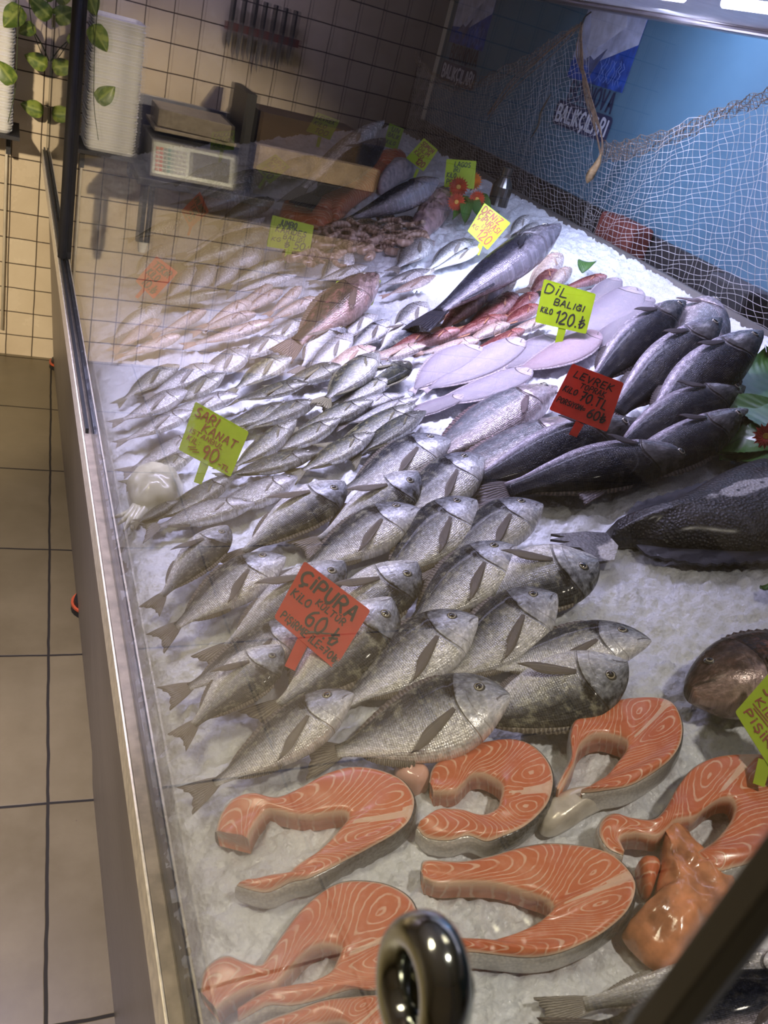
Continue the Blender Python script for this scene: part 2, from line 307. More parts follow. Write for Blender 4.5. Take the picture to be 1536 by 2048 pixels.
# ------------------------------------------------------------------ fish
def fish_mat(name, back, mid, belly, vb=(0.22, 0.5, 0.8), sd=70, scale_amt=0.35, gold=(0.5, 0.42, 0.2), gold_amt=0.25, head=(0.3, 0.3, 0.33), spot=0.0, gill=0.235, metal=0.35, streak=0.25, lat=0.2, speck=1.0, blotch=0.0, rough=0.3, side_spots=0.0):
    g = G(name); uvn = g.node('ShaderNodeUVMap'); s = g.sep(uvn.outputs[0]); u, v = s[0], s[1]; rnd = g.rand()
    off = g.M('MULTIPLY', rnd, 40.0)
    P = g.vec(g.M('ADD', u, off), g.M('MULTIPLY', v, 0.36), off)
    n = g.noise(P, 9, 4, 0.6); n_hi = g.noise(P, 45, 3, 0.6)
    vv = g.M('ADD', v, g.M('MULTIPLY', g.M('SUBTRACT', n, 0.5), 0.20))
    col = g.ramp(vv, [(0.0, belly), (vb[0], belly), (vb[1], mid), (vb[2], back), (1.0, tuple(x*0.7 for x in back))])
    Ps = g.vec(g.M('MULTIPLY', u, 1.0), g.M('MULTIPLY', v, 0.34))
    vd = g.vor(Ps, sd, rnd=0.35); gc = g.M('ADD', gill-0.045, g.M('MULTIPLY', g.M('SINE', g.M('MULTIPLY', v, 3.1416)), 0.055))
    body = g.step(u, gc, g.M('ADD', gc, 0.012)); hd = g.M('SUBTRACT', 1.0, body)
    sc = g.M('MULTIPLY', g.M('MULTIPLY', g.step(vd, 0.2, 0.75), body), g.M('MULTIPLY', scale_amt, g.step(v, 0.08, 0.35)))
    col = g.mix(sc, col, tuple(x*0.35 for x in mid))
    st = g.noise(g.vec(g.M('ADD', g.M('MULTIPLY', u, 5), off), g.M('MULTIPLY', v, 26)), 1.6, 2)
    col = g.mix(g.M('MULTIPLY', g.M('MULTIPLY', g.step(st, 0.45, 0.7), body), streak), col, tuple(x*0.45 for x in mid))
    gp = g.M('MULTIPLY', g.step(g.noise(P, 16, 3, 0.7), 0.48, 0.68), gold_amt); col = g.mix(gp, col, gold)
    if lat: col = g.mix(g.M('MULTIPLY', g.M('MULTIPLY', g.M('LESS_THAN', g.M('ABSOLUTE', g.M('SUBTRACT', v, g.M('ADD', 0.66, g.M('MULTIPLY', g.M('POWER', u, 2.0), -0.12)))), 0.008), body), lat), col, tuple(x*0.3 for x in back))
    hn = g.noise(P, 22, 4, 0.65); hcol = g.ramp(g.M('ADD', g.M('MULTIPLY', hn, 0.7), g.M('MULTIPLY', v, 0.45)), [(0.3, belly), (0.55, head), (0.85, tuple(x*0.55 for x in back))])
    col = g.mix(g.M('MULTIPLY', hd, 0.75), col, hcol)
    gl_ = g.M('SUBTRACT', 1.0, g.step(g.M('ABSOLUTE', g.M('SUBTRACT', u, gc)), 0.001, 0.008))
    col = g.mix(g.M('MULTIPLY', gl_, g.M('MULTIPLY', g.step(v, 0.12, 0.3), 0.75)), col, (0.02, 0.015, 0.015))
    gc2 = g.M('SUBTRACT', gc, 0.06); gl2 = g.M('SUBTRACT', 1.0, g.step(g.M('ABSOLUTE', g.M('SUBTRACT', u, gc2)), 0.0005, 0.005))
    col = g.mix(g.M('MULTIPLY', gl2, g.M('MULTIPLY', g.M('LESS_THAN', v, 0.55), 0.45)), col, (0.05, 0.04, 0.04))
    mo = g.M('SUBTRACT', 1.0, g.step(g.M('ABSOLUTE', g.M('SUBTRACT', v, g.M('SUBTRACT', 0.46, g.M('MULTIPLY', u, 2.2)))), 0.012, 0.05))
    col = g.mix(g.M('MULTIPLY', g.M('MULTIPLY', mo, g.M('LESS_THAN', u, 0.075)), 0.75), col, (0.04, 0.03, 0.03))
    if spot:
        du = g.M('DIVIDE', g.M('SUBTRACT', u, gill+0.012), 0.034); dv = g.M('DIVIDE', g.M('SUBTRACT', v, 0.70), 0.17)
        d = g.M('SQRT', g.M('ADD', g.M('MULTIPLY', du, du), g.M('MULTIPLY', dv, dv)))
        col = g.mix(g.M('MULTIPLY', g.M('SUBTRACT', 1.0, g.step(g.M('ADD', d, g.M('MULTIPLY', g.M('SUBTRACT', n_hi, 0.5), 0.9)), 0.5, 1.15)), spot), col, (0.01, 0.01, 0.014))
    if side_spots:
        du = g.M('DIVIDE', g.M('SUBTRACT', u, gill+0.03), 0.012); dv = g.M('DIVIDE', g.M('SUBTRACT', v, 0.72), 0.07)
        col = g.mix(g.M('MULTIPLY', g.M('LESS_THAN', g.M('ADD', g.M('MULTIPLY', du, du), g.M('MULTIPLY', dv, dv)), 1.0), side_spots), col, (0.01, 0.01, 0.01))
    if blotch:
        bl = g.step(g.noise(P, 7, 4, 0.7), 0.62, 0.72); col = g.mix(g.M('MULTIPLY', bl, blotch), col, (0.6, 0.6, 0.6))
    gr = g.ramp(n_hi, [(0.3, 1-0.38*speck), (0.7, 1+0.2*speck)]); col = g.mix(1.0, col, gr, 'MULTIPLY')
    br = g.M('ADD', 0.86, g.M('MULTIPLY', rnd, 0.3)); col = g.mix(1.0, col, g.vec(br, br, br), 'MULTIPLY')
    hgt = g.M('ADD', g.M('MULTIPLY', g.M('MULTIPLY', vd, body), -0.6), g.M('MULTIPLY', n_hi, 0.5)); hgt = g.M('SUBTRACT', hgt, g.M('MULTIPLY', gl_, 1.5))
    rr = g.M('ADD', rough-0.15, g.M('MULTIPLY', n_hi, 0.22))
    bk = g.step(v, vb[1], min(0.98, vb[2]+0.05)); mt = g.M('MULTIPLY', metal, g.M('SUBTRACT', 1.0, bk)); sp = g.M('SUBTRACT', 0.45, g.M('MULTIPLY', bk, 0.38))
    g.pr(col, rr, mt, g.bump(hgt, 0.75, 0.0024), Specular_IOR_Level=sp, Coat_Weight=0.08, Coat_Roughness=0.06); return g.m
def fin_mat(name, col, col2):
    g = G(name); s = g.sep(g.node('ShaderNodeUVMap').outputs[0])
    r = g.M('SINE', g.M('MULTIPLY', g.M('ADD', s[1], g.M('MULTIPLY', g.noise(g.coord(), 60), 0.08)), 75.0))
    g.pr(g.mix(g.step(r, -0.6, 0.8), col, col2), 0.35, 0.1, g.bump(r, 0.4, 0.001), Coat_Weight=0.06, Coat_Roughness=0.15, Specular_IOR_Level=0.3); return g.m
g = G('fish_eye'); s = g.sep(g.node('ShaderNodeUVMap').outputs[0])
g.pr(g.ramp(s[0], [(0.0, (0.004, 0.004, 0.006)), (0.50, (0.006, 0.006, 0.008)), (0.55, (0.52, 0.47, 0.34)), (0.64, (0.40, 0.37, 0.30)), (0.72, (0.05, 0.05, 0.05)), (1, (0.07, 0.07, 0.075))]), 0.06, 0.0, Coat_Weight=1.0); M_EYE = g.m

def interp(prof, u):
    P = cr([(a, b, 0) for a, b in prof], 60); return np.interp(u, [p.x for p in P], [p.y for p in P])
# kind: top, bottom and half thickness against distance from the snout, all in body lengths
KIND = {
 'bream': dict(top=[(0, -.008), (.015, .028), (.05, .080), (.10, .126), (.17, .166), (.27, .192), (.4, .182), (.52, .146), (.64, .098), (.74, .052), (.8, .034), (.84, .032)],
               bot=[(0, -.026), (.03, -.058), (.09, -.098), (.17, -.142), (.28, -.172), (.4, -.170), (.52, -.138), (.64, -.09), (.74, -.05), (.8, -.034), (.84, -.032)],
               th=[(0, .008), (.05, .035), (.14, .066), (.28, .084), (.42, .074), (.58, .048), (.72, .024), (.84, .010)], eye=(.130, .62, .0310), pec=(.275, .42, .25, .058), tail=(.82, .10, .045), gill=.25, fins=(.26, .72, .030)),
 'bass': dict(top=[(0, .002), (.04, .022), (.12, .050), (.22, .078), (.35, .100), (.5, .094), (.65, .065), (.76, .040), (.84, .036)],
              bot=[(0, -.014), (.04, -.034), (.12, -.058), (.22, -.082), (.35, -.104), (.5, -.100), (.65, -.068), (.76, -.040), (.84, -.036)],
              th=[(0, .012), (.06, .034), (.16, .060), (.3, .074), (.45, .068), (.6, .047), (.74, .026), (.84, .012)], eye=(.090, .62, .0190), pec=(.27, .36, .115, .032), tail=(.82, .085, .03), gill=.255, fins=(.33, .74, .02)),
 'blue': dict(top=[(0, .004), (.04, .028), (.12, .062), (.24, .092), (.38, .105), (.5, .094), (.65, .060), (.76, .027), (.84, .020)],
              bot=[(0, -.012), (.04, -.034), (.12, -.064), (.24, -.094), (.38, -.108), (.5, -.098), (.65, -.062), (.76, -.028), (.84, -.020)],
              th=[(0, .010), (.06, .030), (.16, .052), (.3, .064), (.45, .058), (.6, .040), (.74, .020), (.84, .009)], eye=(.078, .62, .0210), pec=(.25, .42, .10, .020), tail=(.82, .10, .055), gill=.22, fins=(.32, .76, .018)),
 'mullet': dict(top=[(0, .0), (.03, .045), (.08, .078), (.16, .095), (.28, .100), (.42, .092), (.6, .062), (.75, .036), (.84, .028)],
                bot=[(0, -.030), (.03, -.050), (.08, -.064), (.16, -.078), (.28, -.088), (.42, -.082), (.6, -.058), (.75, -.034), (.84, -.028)],
                th=[(0, .020), (.05, .042), (.16, .062), (.3, .068), (.45, .060), (.6, .042), (.74, .022), (.84, .010)], eye=(.088, .74, .0200), pec=(.25, .36, .13, .022), tail=(.82, .085, .04), gill=.21, fins=(.3, .72, .02)),
 'sole': dict(top=[(0, .006), (.02, .055), (.07, .098), (.18, .135), (.34, .150), (.5, .138), (.68, .100), (.82, .055), (.92, .022), (.95, .018)],
              bot=[(0, -.02), (.02, -.060), (.07, -.098), (.18, -.132), (.34, -.148), (.5, -.138), (.68, -.100), (.82, -.056), (.92, -.022), (.95, -.018)],
              th=[(0, .006), (.04, .022), (.16, .034), (.34, .038), (.5, .034), (.7, .022), (.88, .010), (.95, .005)], eye=None, pec=None, tail=(.93, .035, .0), gill=.16, fins=(.1, .88, .02)),
 'grouper': dict(top=[(0, .02), (.04, .052), (.12, .092), (.24, .128), (.38, .138), (.52, .118), (.66, .078), (.76, .048), (.84, .044)],
                 bot=[(0, -.03), (.04, -.060), (.12, -.098), (.24, -.130), (.38, -.140), (.52, -.120), (.66, -.078), (.76, -.048), (.84, -.044)],
                 th=[(0, .03), (.06, .06), (.16, .09), (.3, .10), (.45, .088), (.6, .06), (.74, .03), (.84, .014)], eye=(.11, .70, .0180), pec=(.30, .36, .16, .05), tail=(.82, .09, .01), gill=.28, fins=(.3, .76, .035)),
}
def body_mesh(kind, bend=0.0, nu=46, nt=26, hs=1.0, sag=0.0):
    K = KIND[kind]; ue = K['top'][-1][0]; us = ue*(np.linspace(0, 1, nu)**1.25)
    top = interp(K['top'], us)*hs; bot = interp(K['bot'], us)*hs; th = interp(K['th'], us)
    gl_ = K['gill']; th = th*(1 + 0.09*np.clip((us-0.03)/0.1, 0, 1)*(us < gl_))
    V = []; UV = []
    for i, u in enumerate(us):
        c = (top[i]+bot[i])/2; h = (top[i]-bot[i])/2
        for k in range(nt):
            a = 2*math.pi*(k+0.5)/nt; ca, sa = math.cos(a), math.sin(a)
            yy = c + h*ca; zz = th[i]*math.copysign(abs(sa)**0.85, sa)*(1+0.10*(-ca))
            V.append([u, yy, zz]); UV.append([u, (ca+1)/2])
    F = [(i*nt+k, (i+1)*nt+k, (i+1)*nt+(k+1) % nt, i*nt+(k+1) % nt) for i in range(nu-1) for k in range(nt)]
    F.append(tuple(range(nt))); F.append(tuple((nu-1)*nt+nt-1-k for k in range(nt)))
    return warp(V, bend, sag), F, UV
def warp(V, bend, sag):
    out = []
    for u, y, z in V:
        x = 0.5-u; out.append((x, y + bend*(x*x*4-0.33)*0.5, z + sag*(x*x*4-0.33)*0.5))
    return out
def leaf(base, d, up, L, W, n=7, m=4, lift=0.12, zoff=0.004, notch=0.0):
    """thin closed fin blade: base point, direction, lateral direction"""
    V = []; UV = []; base = Vector(base); d = Vector(d).normalized(); s = Vector(up); nz = d.cross(s)
    for side in (1, -1):
        for i in range(n):
            t = i/(n-1); wd = W*(0.35+0.65*math.sin(min(1, t*1.35)*math.pi/2))*(1 if t < 0.7 else 1-0.75*((t-0.7)/0.3)**1.5)
            for j in range(m):
                q = j/(m-1)-0.5; p = base + d*(L*t*(1-0.25*q)) + s*(wd*q*1.0) + nz*(zoff + lift*L*t*t*0.4 + side*0.0012)
                V.append(p); UV.append((t, q+0.5))
    F = []; N = n*m
    for i in range(n-1):
        for j in range(m-1):
            a = i*m+j; F.append((a, a+1, a+m+1, a+m)); F.append((N+a, N+a+m, N+a+m+1, N+a+1))
    E_ = [i*m for i in range(n)] + [(n-1)*m+j for j in range(1, m)] + [i*m+m-1 for i in range(n-2, -1, -1)] + [j for j in range(m-2, 0, -1)]
    for a, b_ in zip(E_, E_[1:]+E_[:1]): F.append((a, b_, N+b_, N+a))
    return V, F, UV
def surf(K, u, w, side, hs):
    t = float(interp(K['top'], u))*hs; b_ = float(interp(K['bot'], u))*hs; c = (t+b_)/2; h = (t-b_)/2; th = float(interp(K['th'], u)); ca = 2*w-1
    return c + h*ca, side*th*(1-ca*ca)**0.425*1.05
FM = {}
def fish_meshes(kind, var, side):
    key = (kind, var, side)
    if key in FM: return FM[key]
    bend, hs, sag = [(0.0, 1.0, 0.0), (0.05, 1.06, 0.02), (-0.04, 0.95, -0.02), (0.02, 0.9, 0.04)][var]
    if kind == 'sole': bend *= 1.8
    K = KIND[kind]; R = {}
    bk = (kind, var, 'b')
    if bk not in FM: V, F, UV = body_mesh(kind, bend, hs=hs, sag=sag); FM[bk] = mesh(kind+'_body', V, F, UV)
    R['body'] = FM[bk]
    if K['eye']:
        ue, we, r = K['eye']; y, z = surf(K, ue, we, side, hs); V = []; UV = []; F = []
        n, m = 6, 18; V.append((ue, y, z+side*r*0.42)); UV.append((0, 0))
        for i in range(1, n+1):
            a = i/n
            for k in range(m):
                t = 2*math.pi*k/m; V.append((ue+r*a*math.cos(t), y+r*a*math.sin(t)*0.98, z+side*(r*0.42*math.sqrt(max(0, 1-a*a*0.95))-r*0.25*a - abs(math.sin(t))*0*r))); UV.append((a, 0))
        for k in range(m): F.append((0, 1+k, 1+(k+1) % m))
        for i in range(n-1):
            for k in range(m): F.append((1+i*m+k, 1+(i+1)*m+k, 1+(i+1)*m+(k+1) % m, 1+i*m+(k+1) % m))
        # tilt with the flank
        y2, z2 = surf(K, ue, min(.95, we+.1), side, hs); sl = (z2-z)/(y2-y); x2 = ue+0.02; y3, z3 = surf(K, x2, we, side, hs); sx = (z3-z)/0.02
        V = [(a, b_, c + (b_-y)*sl*0.8 + (a-ue)*sx*0.8) for a, b_, c in V]
        R['eye'] = mesh(kind+'_eye', warp(V, bend, sag), F, UV)
    if K['pec']:
        up_, wp, L, W = K['pec']; y, z = surf(K, up_, wp, side, hs); ang = -0.42
        V, F, UV = leaf((up_, y, z), (math.cos(ang), math.sin(ang), -side*0.10), (-math.sin(ang)*1.0, math.cos(ang), side*0.05), L, W, lift=0.10*1, zoff=0.003)
        if side < 0: V = [(a, b_, 2*z - c) if False else (a, b_, z-(c-z)) for a, b_, c in V]
        R['pectoral_fin'] = mesh(kind+'_pectoral', warp(V, bend, sag), F, UV)
    # tail fin
    u0, wt, fork = K['tail']; V = []; UV = []; F = []; n, m = 6, 13; hb = float(interp(K['top'], u0))*hs
    for sd_ in (1, -1):
        for i in range(n):
            t = i/(n-1)
            for j in range(m):
                q = j/(m-1)*2-1; end = 1.0 - fork*(1-abs(q))*1.0 + 0.006*math.sin(j*2.3); uu = u0 + (end-u0)*t
                V.append((uu, q*(hb + (wt-hb)*t**0.8), sd_*0.0035*(1-0.6*t) + 0.006*math.sin(q*3+t*2)*t)); UV.append((t, (q+1)/2))
    N = n*m
    for i in range(n-1):
        for j in range(m-1):
            a = i*m+j; F.append((a, a+1, a+m+1, a+m)); F.append((N+a, N+a+m, N+a+m+1, N+a+1))
    E_ = [i*m for i in range(n)] + [(n-1)*m+j for j in range(1, m)] + [i*m+m-1 for i in range(n-2, -1, -1)] + [j for j in range(m-2, 0, -1)]
    for a, b_ in zip(E_, E_[1:]+E_[:1]): F.append((a, b_, N+b_, N+a))
    R['tail_fin'] = mesh(kind+'_tail', warp(V, bend, sag), F, UV)
    # dorsal and anal fins: low spiny ridges
    for nm, (ua, ub), prof, sg in (('dorsal_fin', (K['fins'][0], K['fins'][1]), 'top', 1), ('anal_fin', (K['fins'][0]+.25 if kind != 'sole' else .14, K['fins'][1]), 'bot', -1)):
        V = []; UV = []; F = []; n = 26
        for sd_ in (1, -1):
            for i in range(n):
                t = i/(n-1); uu = ua+(ub-ua)*t; yb = float(interp(K[prof], uu))*hs; hh = K['fins'][2]*math.sin(math.pi*min(1, t*0.9+0.12))**0.6*(0.78+0.22*(i % 2))
                V.append((uu, yb-sg*0.008, sd_*0.004)); V.append((uu+0.012, yb+sg*hh, sd_*0.0012)); UV += [(0, t*2), (1, t*2)]
        for i in range(n-1):
            a = 2*i; F.append((a, a+2, a+3, a+1)); F.append((2*n+a, 2*n+a+1, 2*n+a+3, 2*n+a+2)); F.append((a+1, a+3, 2*n+a+3, 2*n+a+1))
        F.append((0, 1, 2*n+1, 2*n)); F.append((2*n-2, 4*n-2, 4*n-1, 2*n-1))
        R[nm] = mesh(kind+'_'+nm, warp(V, bend, sag), F, UV)
    FM[key] = R; return R
def recolor(me, mat):
    m = me.copy(); m.materials.clear(); m.materials.append(mat); return m
CM = {}
def with_mat(me, mat):
    k = (me.name, mat.name)
    if k not in CM: CM[k] = recolor(me, mat)
    return CM[k]
SKIN = {
 'bream': (fish_mat('bream_skin', (0.014, 0.019, 0.032), (0.42, 0.43, 0.45), (0.92, 0.90, 0.90), vb=(0.24, 0.50, 0.74), metal=0.22, sd=95, scale_amt=0.30, gold=(0.72, 0.70, 0.50), gold_amt=0.30, head=(0.42, 0.44, 0.50), spot=1.0, gill=.25, streak=0.22), fin_mat('bream_fin', (0.10, 0.085, 0.075), (0.24, 0.21, 0.18))),
 'bass': (fish_mat('bass_skin', (0.006, 0.007, 0.014), (0.050, 0.054, 0.075), (0.60, 0.54, 0.62), vb=(0.12, 0.32, 0.56), metal=0.3, sd=110, scale_amt=0.55, gold=(0.30, 0.27, 0.2), gold_amt=0.10, head=(0.17, 0.165, 0.16), gill=.255, streak=0.15), fin_mat('bass_fin', (0.035, 0.03, 0.035), (0.12, 0.095, 0.09))),
 'paleBass': (fish_mat('pale_bass_skin', (0.10, 0.11, 0.13), (0.30, 0.31, 0.33), (0.82, 0.72, 0.72), vb=(0.34, 0.52, 0.82), sd=110, scale_amt=0.5, gold=(0.8, 0.62, 0.62), gold_amt=0.2, head=(0.5, 0.4, 0.4), gill=.255), fin_mat('bass_fin_pale', (0.08, 0.07, 0.07), (0.3, 0.2, 0.2))),
 'blue': (fish_mat('bluefish_skin', (0.022, 0.028, 0.022), (0.28, 0.29, 0.26), (0.78, 0.77, 0.73), vb=(0.16, 0.42, 0.68), sd=85, scale_amt=0.3, gold=(0.60, 0.55, 0.24), gold_amt=0.35, head=(0.22, 0.22, 0.19), gill=.22, side_spots=0.9, lat=0.35), fin_mat('bluefish_fin', (0.10, 0.095, 0.06), (0.26, 0.24, 0.15))),
 'darkBlue': (fish_mat('dark_bluefish_skin', (0.022, 0.028, 0.026), (0.13, 0.14, 0.13), (0.46, 0.46, 0.42), vb=(0.08, 0.32, 0.66), sd=85, scale_amt=0.3, gold=(0.34, 0.32, 0.14), gold_amt=0.3, head=(0.08, 0.08, 0.07), gill=.22, side_spots=0.6, lat=0.3), None),
 'silver': (fish_mat('silver_skin', (0.05, 0.052, 0.06), (0.33, 0.33, 0.34), (0.82, 0.81, 0.82), vb=(0.30, 0.6, 0.9), sd=80, scale_amt=0.25, gold=(0.7, 0.65, 0.5), gold_amt=0.2, head=(0.42, 0.41, 0.42), gill=.22), fin_mat('silver_fin', (0.16, 0.15, 0.14), (0.36, 0.33, 0.30))),
 'pink': (fish_mat('pink_skin', (0.34, 0.22, 0.17), (0.60, 0.44, 0.38), (0.82, 0.72, 0.68), vb=(0.2, 0.5, 0.85), sd=75, scale_amt=0.25, gold=(0.85, 0.72, 0.6), gold_amt=0.3, head=(0.55, 0.38, 0.32), gill=.21, metal=0.2), fin_mat('pink_fin', (0.3, 0.2, 0.15), (0.6, 0.42, 0.34))),
 'red': (fish_mat('red_mullet_skin', (0.13, 0.022, 0.022), (0.26, 0.06, 0.055), (0.60, 0.38, 0.38), vb=(0.05, 0.26, 0.62), sd=60, scale_amt=0.5, gold=(0.75, 0.40, 0.30), gold_amt=0.25, head=(0.38, 0.12, 0.09), gill=.21, metal=0.15, blotch=0.15), fin_mat('red_fin', (0.4, 0.16, 0.08), (0.62, 0.34, 0.2))),
 'sole': (fish_mat('sole_skin', (0.34, 0.30, 0.35), (0.42, 0.38, 0.42), (0.39, 0.35, 0.39), vb=(0.2, 0.5, 0.8), sd=130, scale_amt=0.03, speck=0.25, gold=(0.62, 0.50, 0.50), gold_amt=0.25, head=(0.66, 0.56, 0.58), gill=.13, metal=0.0, streak=0.06, lat=0.0, rough=0.36), fin_mat('sole_fin', (0.45, 0.38, 0.40), (0.6, 0.52, 0.54))),
 'pinkSole': (fish_mat('pink_sole_skin', (0.50, 0.38, 0.42), (0.60, 0.46, 0.50), (0.58, 0.46, 0.50), vb=(0.2, 0.5, 0.8), sd=130, scale_amt=0.03, speck=0.25, gold=(0.52, 0.34, 0.34), gold_amt=0.35, head=(0.6, 0.42, 0.44), gill=.13, metal=0.0, streak=0.1, lat=0.0, rough=0.36), None),
 'dark': (fish_mat('dark_skin', (0.012, 0.014, 0.024), (0.035, 0.038, 0.055), (0.38, 0.36, 0.40), vb=(0.05, 0.22, 0.5), sd=120, scale_amt=0.3, gold=(0.06, 0.06, 0.09), gold_amt=0.3, head=(0.09, 0.085, 0.09), gill=.255, streak=0.1), fin_mat('dark_fin', (0.012, 0.012, 0.018), (0.04, 0.04, 0.05))),
 'grouper': (fish_mat('grouper_skin', (0.030, 0.020, 0.018), (0.10, 0.07, 0.06), (0.50, 0.36, 0.34), vb=(0.20, 0.32, 0.42), sd=60, scale_amt=0.65, gold=(0.5, 0.2, 0.16), gold_amt=0.25, head=(0.12, 0.08, 0.07), gill=.28, metal=0.15), fin_mat('grouper_fin', (0.08, 0.055, 0.045), (0.18, 0.13, 0.1))),
}
FINOF = {'darkBlue': 'blue', 'pinkSole': 'sole'}
PREV = {}
def place_fish(name, kind, skin, S, T, side, hh, ht, label, group, var=0, roll=0.0, cat='fish', parts=('eye', 'pectoral_fin', 'tail_fin', 'dorsal_fin', 'anal_fin'), fat=1.0, lmin=0.0):
    a = at(*S, hh); b_ = at(*T, ht); L = (a-b_).length
    if L < lmin: d = b_-a; d = (d - BN*d.dot(BN)).normalized(); b_ = b_ + d*(lmin-L)
    if b_.x < 0.035: b_ = a + (b_-a)*min(1, (a.x-0.035)/(a.x-b_.x))
    L = (a-b_).length; X = (a-b_).normalized(); n = (BN - X*BN.dot(X)).normalized()
    sd_ = 1 if side == 'L' else -1; Yv = n.cross(X)*sd_; Zv = X.cross(Yv)
    Rr = Matrix.Rotation(math.radians(roll), 3, X)
    Yv = Rr @ Yv; Zv = Rr @ Zv; c = (a+b_)/2
    Mx = Matrix(((X.x*L, Yv.x*L*fat, Zv.x*L*fat, c.x), (X.y*L, Yv.y*L*fat, Zv.y*L*fat, c.y), (X.z*L, Yv.z*L*fat, Zv.z*L*fat, c.z), (0, 0, 0, 1)))
    R = fish_meshes(kind, var, sd_); sk, fn = SKIN[skin]; fn = fn or SKIN[FINOF[skin]][1]
    o = obj(name, with_mat(R['body'], sk)); o.matrix_world = Mx; tag(o, label, cat, group)
    for p in parts:
        if p in R:
            c_ = obj(p, with_mat(R[p], M_EYE if p == 'eye' else fn)); c_.parent = o
    return o
LMIN = {'gilthead_bream': .225, 'sea_bass': .36, 'young_bluefish': .165, 'striped_bream': .15, 'white_bream': .15, 'wild_bream': .15, 'red_mullet': .135, 'sole': .18, 'bonito': .18, 'gurnard': .14}
# name, kind, skin, group, default heights of head and tail above the ice, rows: (snout, tail, side the back faces, label, variant, roll, hh, ht)
GB = 'gilt-head breams laid out around the red sea bream sign'
def row(name, kind, skin, group, hh, ht, rows, cat='fish', fat=1.0):
    for i, r in enumerate(rows):
        S, T, sd_, lab = r[:4]; k = r[4] if len(r) > 4 else {}
        place_fish(name, kind, k.get('skin', skin), S, T, sd_, k.get('hh', hh), k.get('ht', ht), lab, group, k.get('var', i % 4), k.get('roll', ((i*37) % 9)+1), cat, fat=k.get('fat', fat), lmin=k.get('lmin', LMIN.get(name, 0)))
row('gilthead_bream', 'bream', 'bream', GB, 0.044, 0.016, [
 ((898, 878), (752, 962), 'L', 'silver bream at the very top of the bream group, dark back upward', dict(roll=9)),
 ((966, 915), (828, 1022), 'L', 'silver bream with a raised bunched side fin, beside the lowest sea bass', dict(roll=8)),
 ((842, 950), (655, 1078), 'R', 'silver bream with its blue-black forehead turned right, second in the top row', dict(roll=8)),
 ((690, 962), (518, 1092), 'R', 'silver bream lying first in the top row, nearest the yellow bluefish sign', dict(roll=6)),
 ((836, 1015), (632, 1135), 'L', 'silver bream with ice over its snout, just under the one with the blue-black forehead'),
 ((952, 1002), (782, 1150), 'L', 'silver bream at the centre of the group with a long brown side fin', dict(roll=9)),
 ((1078, 1002), (908, 1128), 'L', 'silver bream lying highest on the right, above clear ice', dict(roll=9)),
 ((456, 1050), (296, 1232), 'R', 'pale bream nearest the glass in the upper row, reddish eye', dict(roll=4)),
 ((1028, 1090), (838, 1245), 'L', 'silver bream below the centre one, tail hidden under the next head', dict(roll=8)),
 ((1196, 1118), (990, 1200), 'R', 'dark-backed bream whose head covers the big black fish tail', dict(roll=10, fat=1.12)),
 ((565, 1108), (292, 1296), 'L', 'long pale bream beside the one with the reddish eye', dict(roll=8)),
 ((690, 1122), (470, 1290), 'R', 'bream whose head rises directly above the top corner of the red bream sign', dict(roll=6)),
 ((838, 1128), (668, 1262), 'R', 'bream with a yellowish cheek, half hidden right of the red bream sign', dict(roll=8)),
 ((1112, 1190), (882, 1362), 'L', 'plump silver bream with a brown side fin, right of the sign by two', dict(roll=9)),
 ((792, 1205), (596, 1392), 'R', 'large dark bream lying beneath the red bream sign', dict(roll=10, hh=.046, fat=1.1)),
 ((620, 1250), (312, 1412), 'L', 'bream with its head hidden under the left edge of the red bream sign', dict(hh=.03, ht=.012)),
 ((952, 1232), (690, 1412), 'L', 'pink-snouted bream just right of the lower corner of the red sign', dict(roll=9)),
 ((562, 1290), (322, 1520), 'R', 'big bream with bronze shoulder, below and left of the red sign', dict(roll=6, hh=.05)),
 ((1298, 1272), (918, 1350), 'L', 'bream lying furthest right, yellowish lips, on clear ice', dict(roll=7, fat=.86)),
 ((706, 1388), (345, 1625), 'L', 'big bream with torn side fin, its tail reaching the front glass', dict(hh=.05, fat=.95)),
 ((1258, 1330), (935, 1455), 'R', 'bream with nearly black head, right above the salmon steaks', dict(roll=12, hh=.05, fat=1.02)),
 ((1020, 1392), (636, 1520), 'L', 'wide awake looking bream in front, dark tail above the salmon steaks', dict(roll=9, hh=.052, ht=.02, fat=1.05)),
])
GL = 'sea bass stacked around the red sea bass sign'
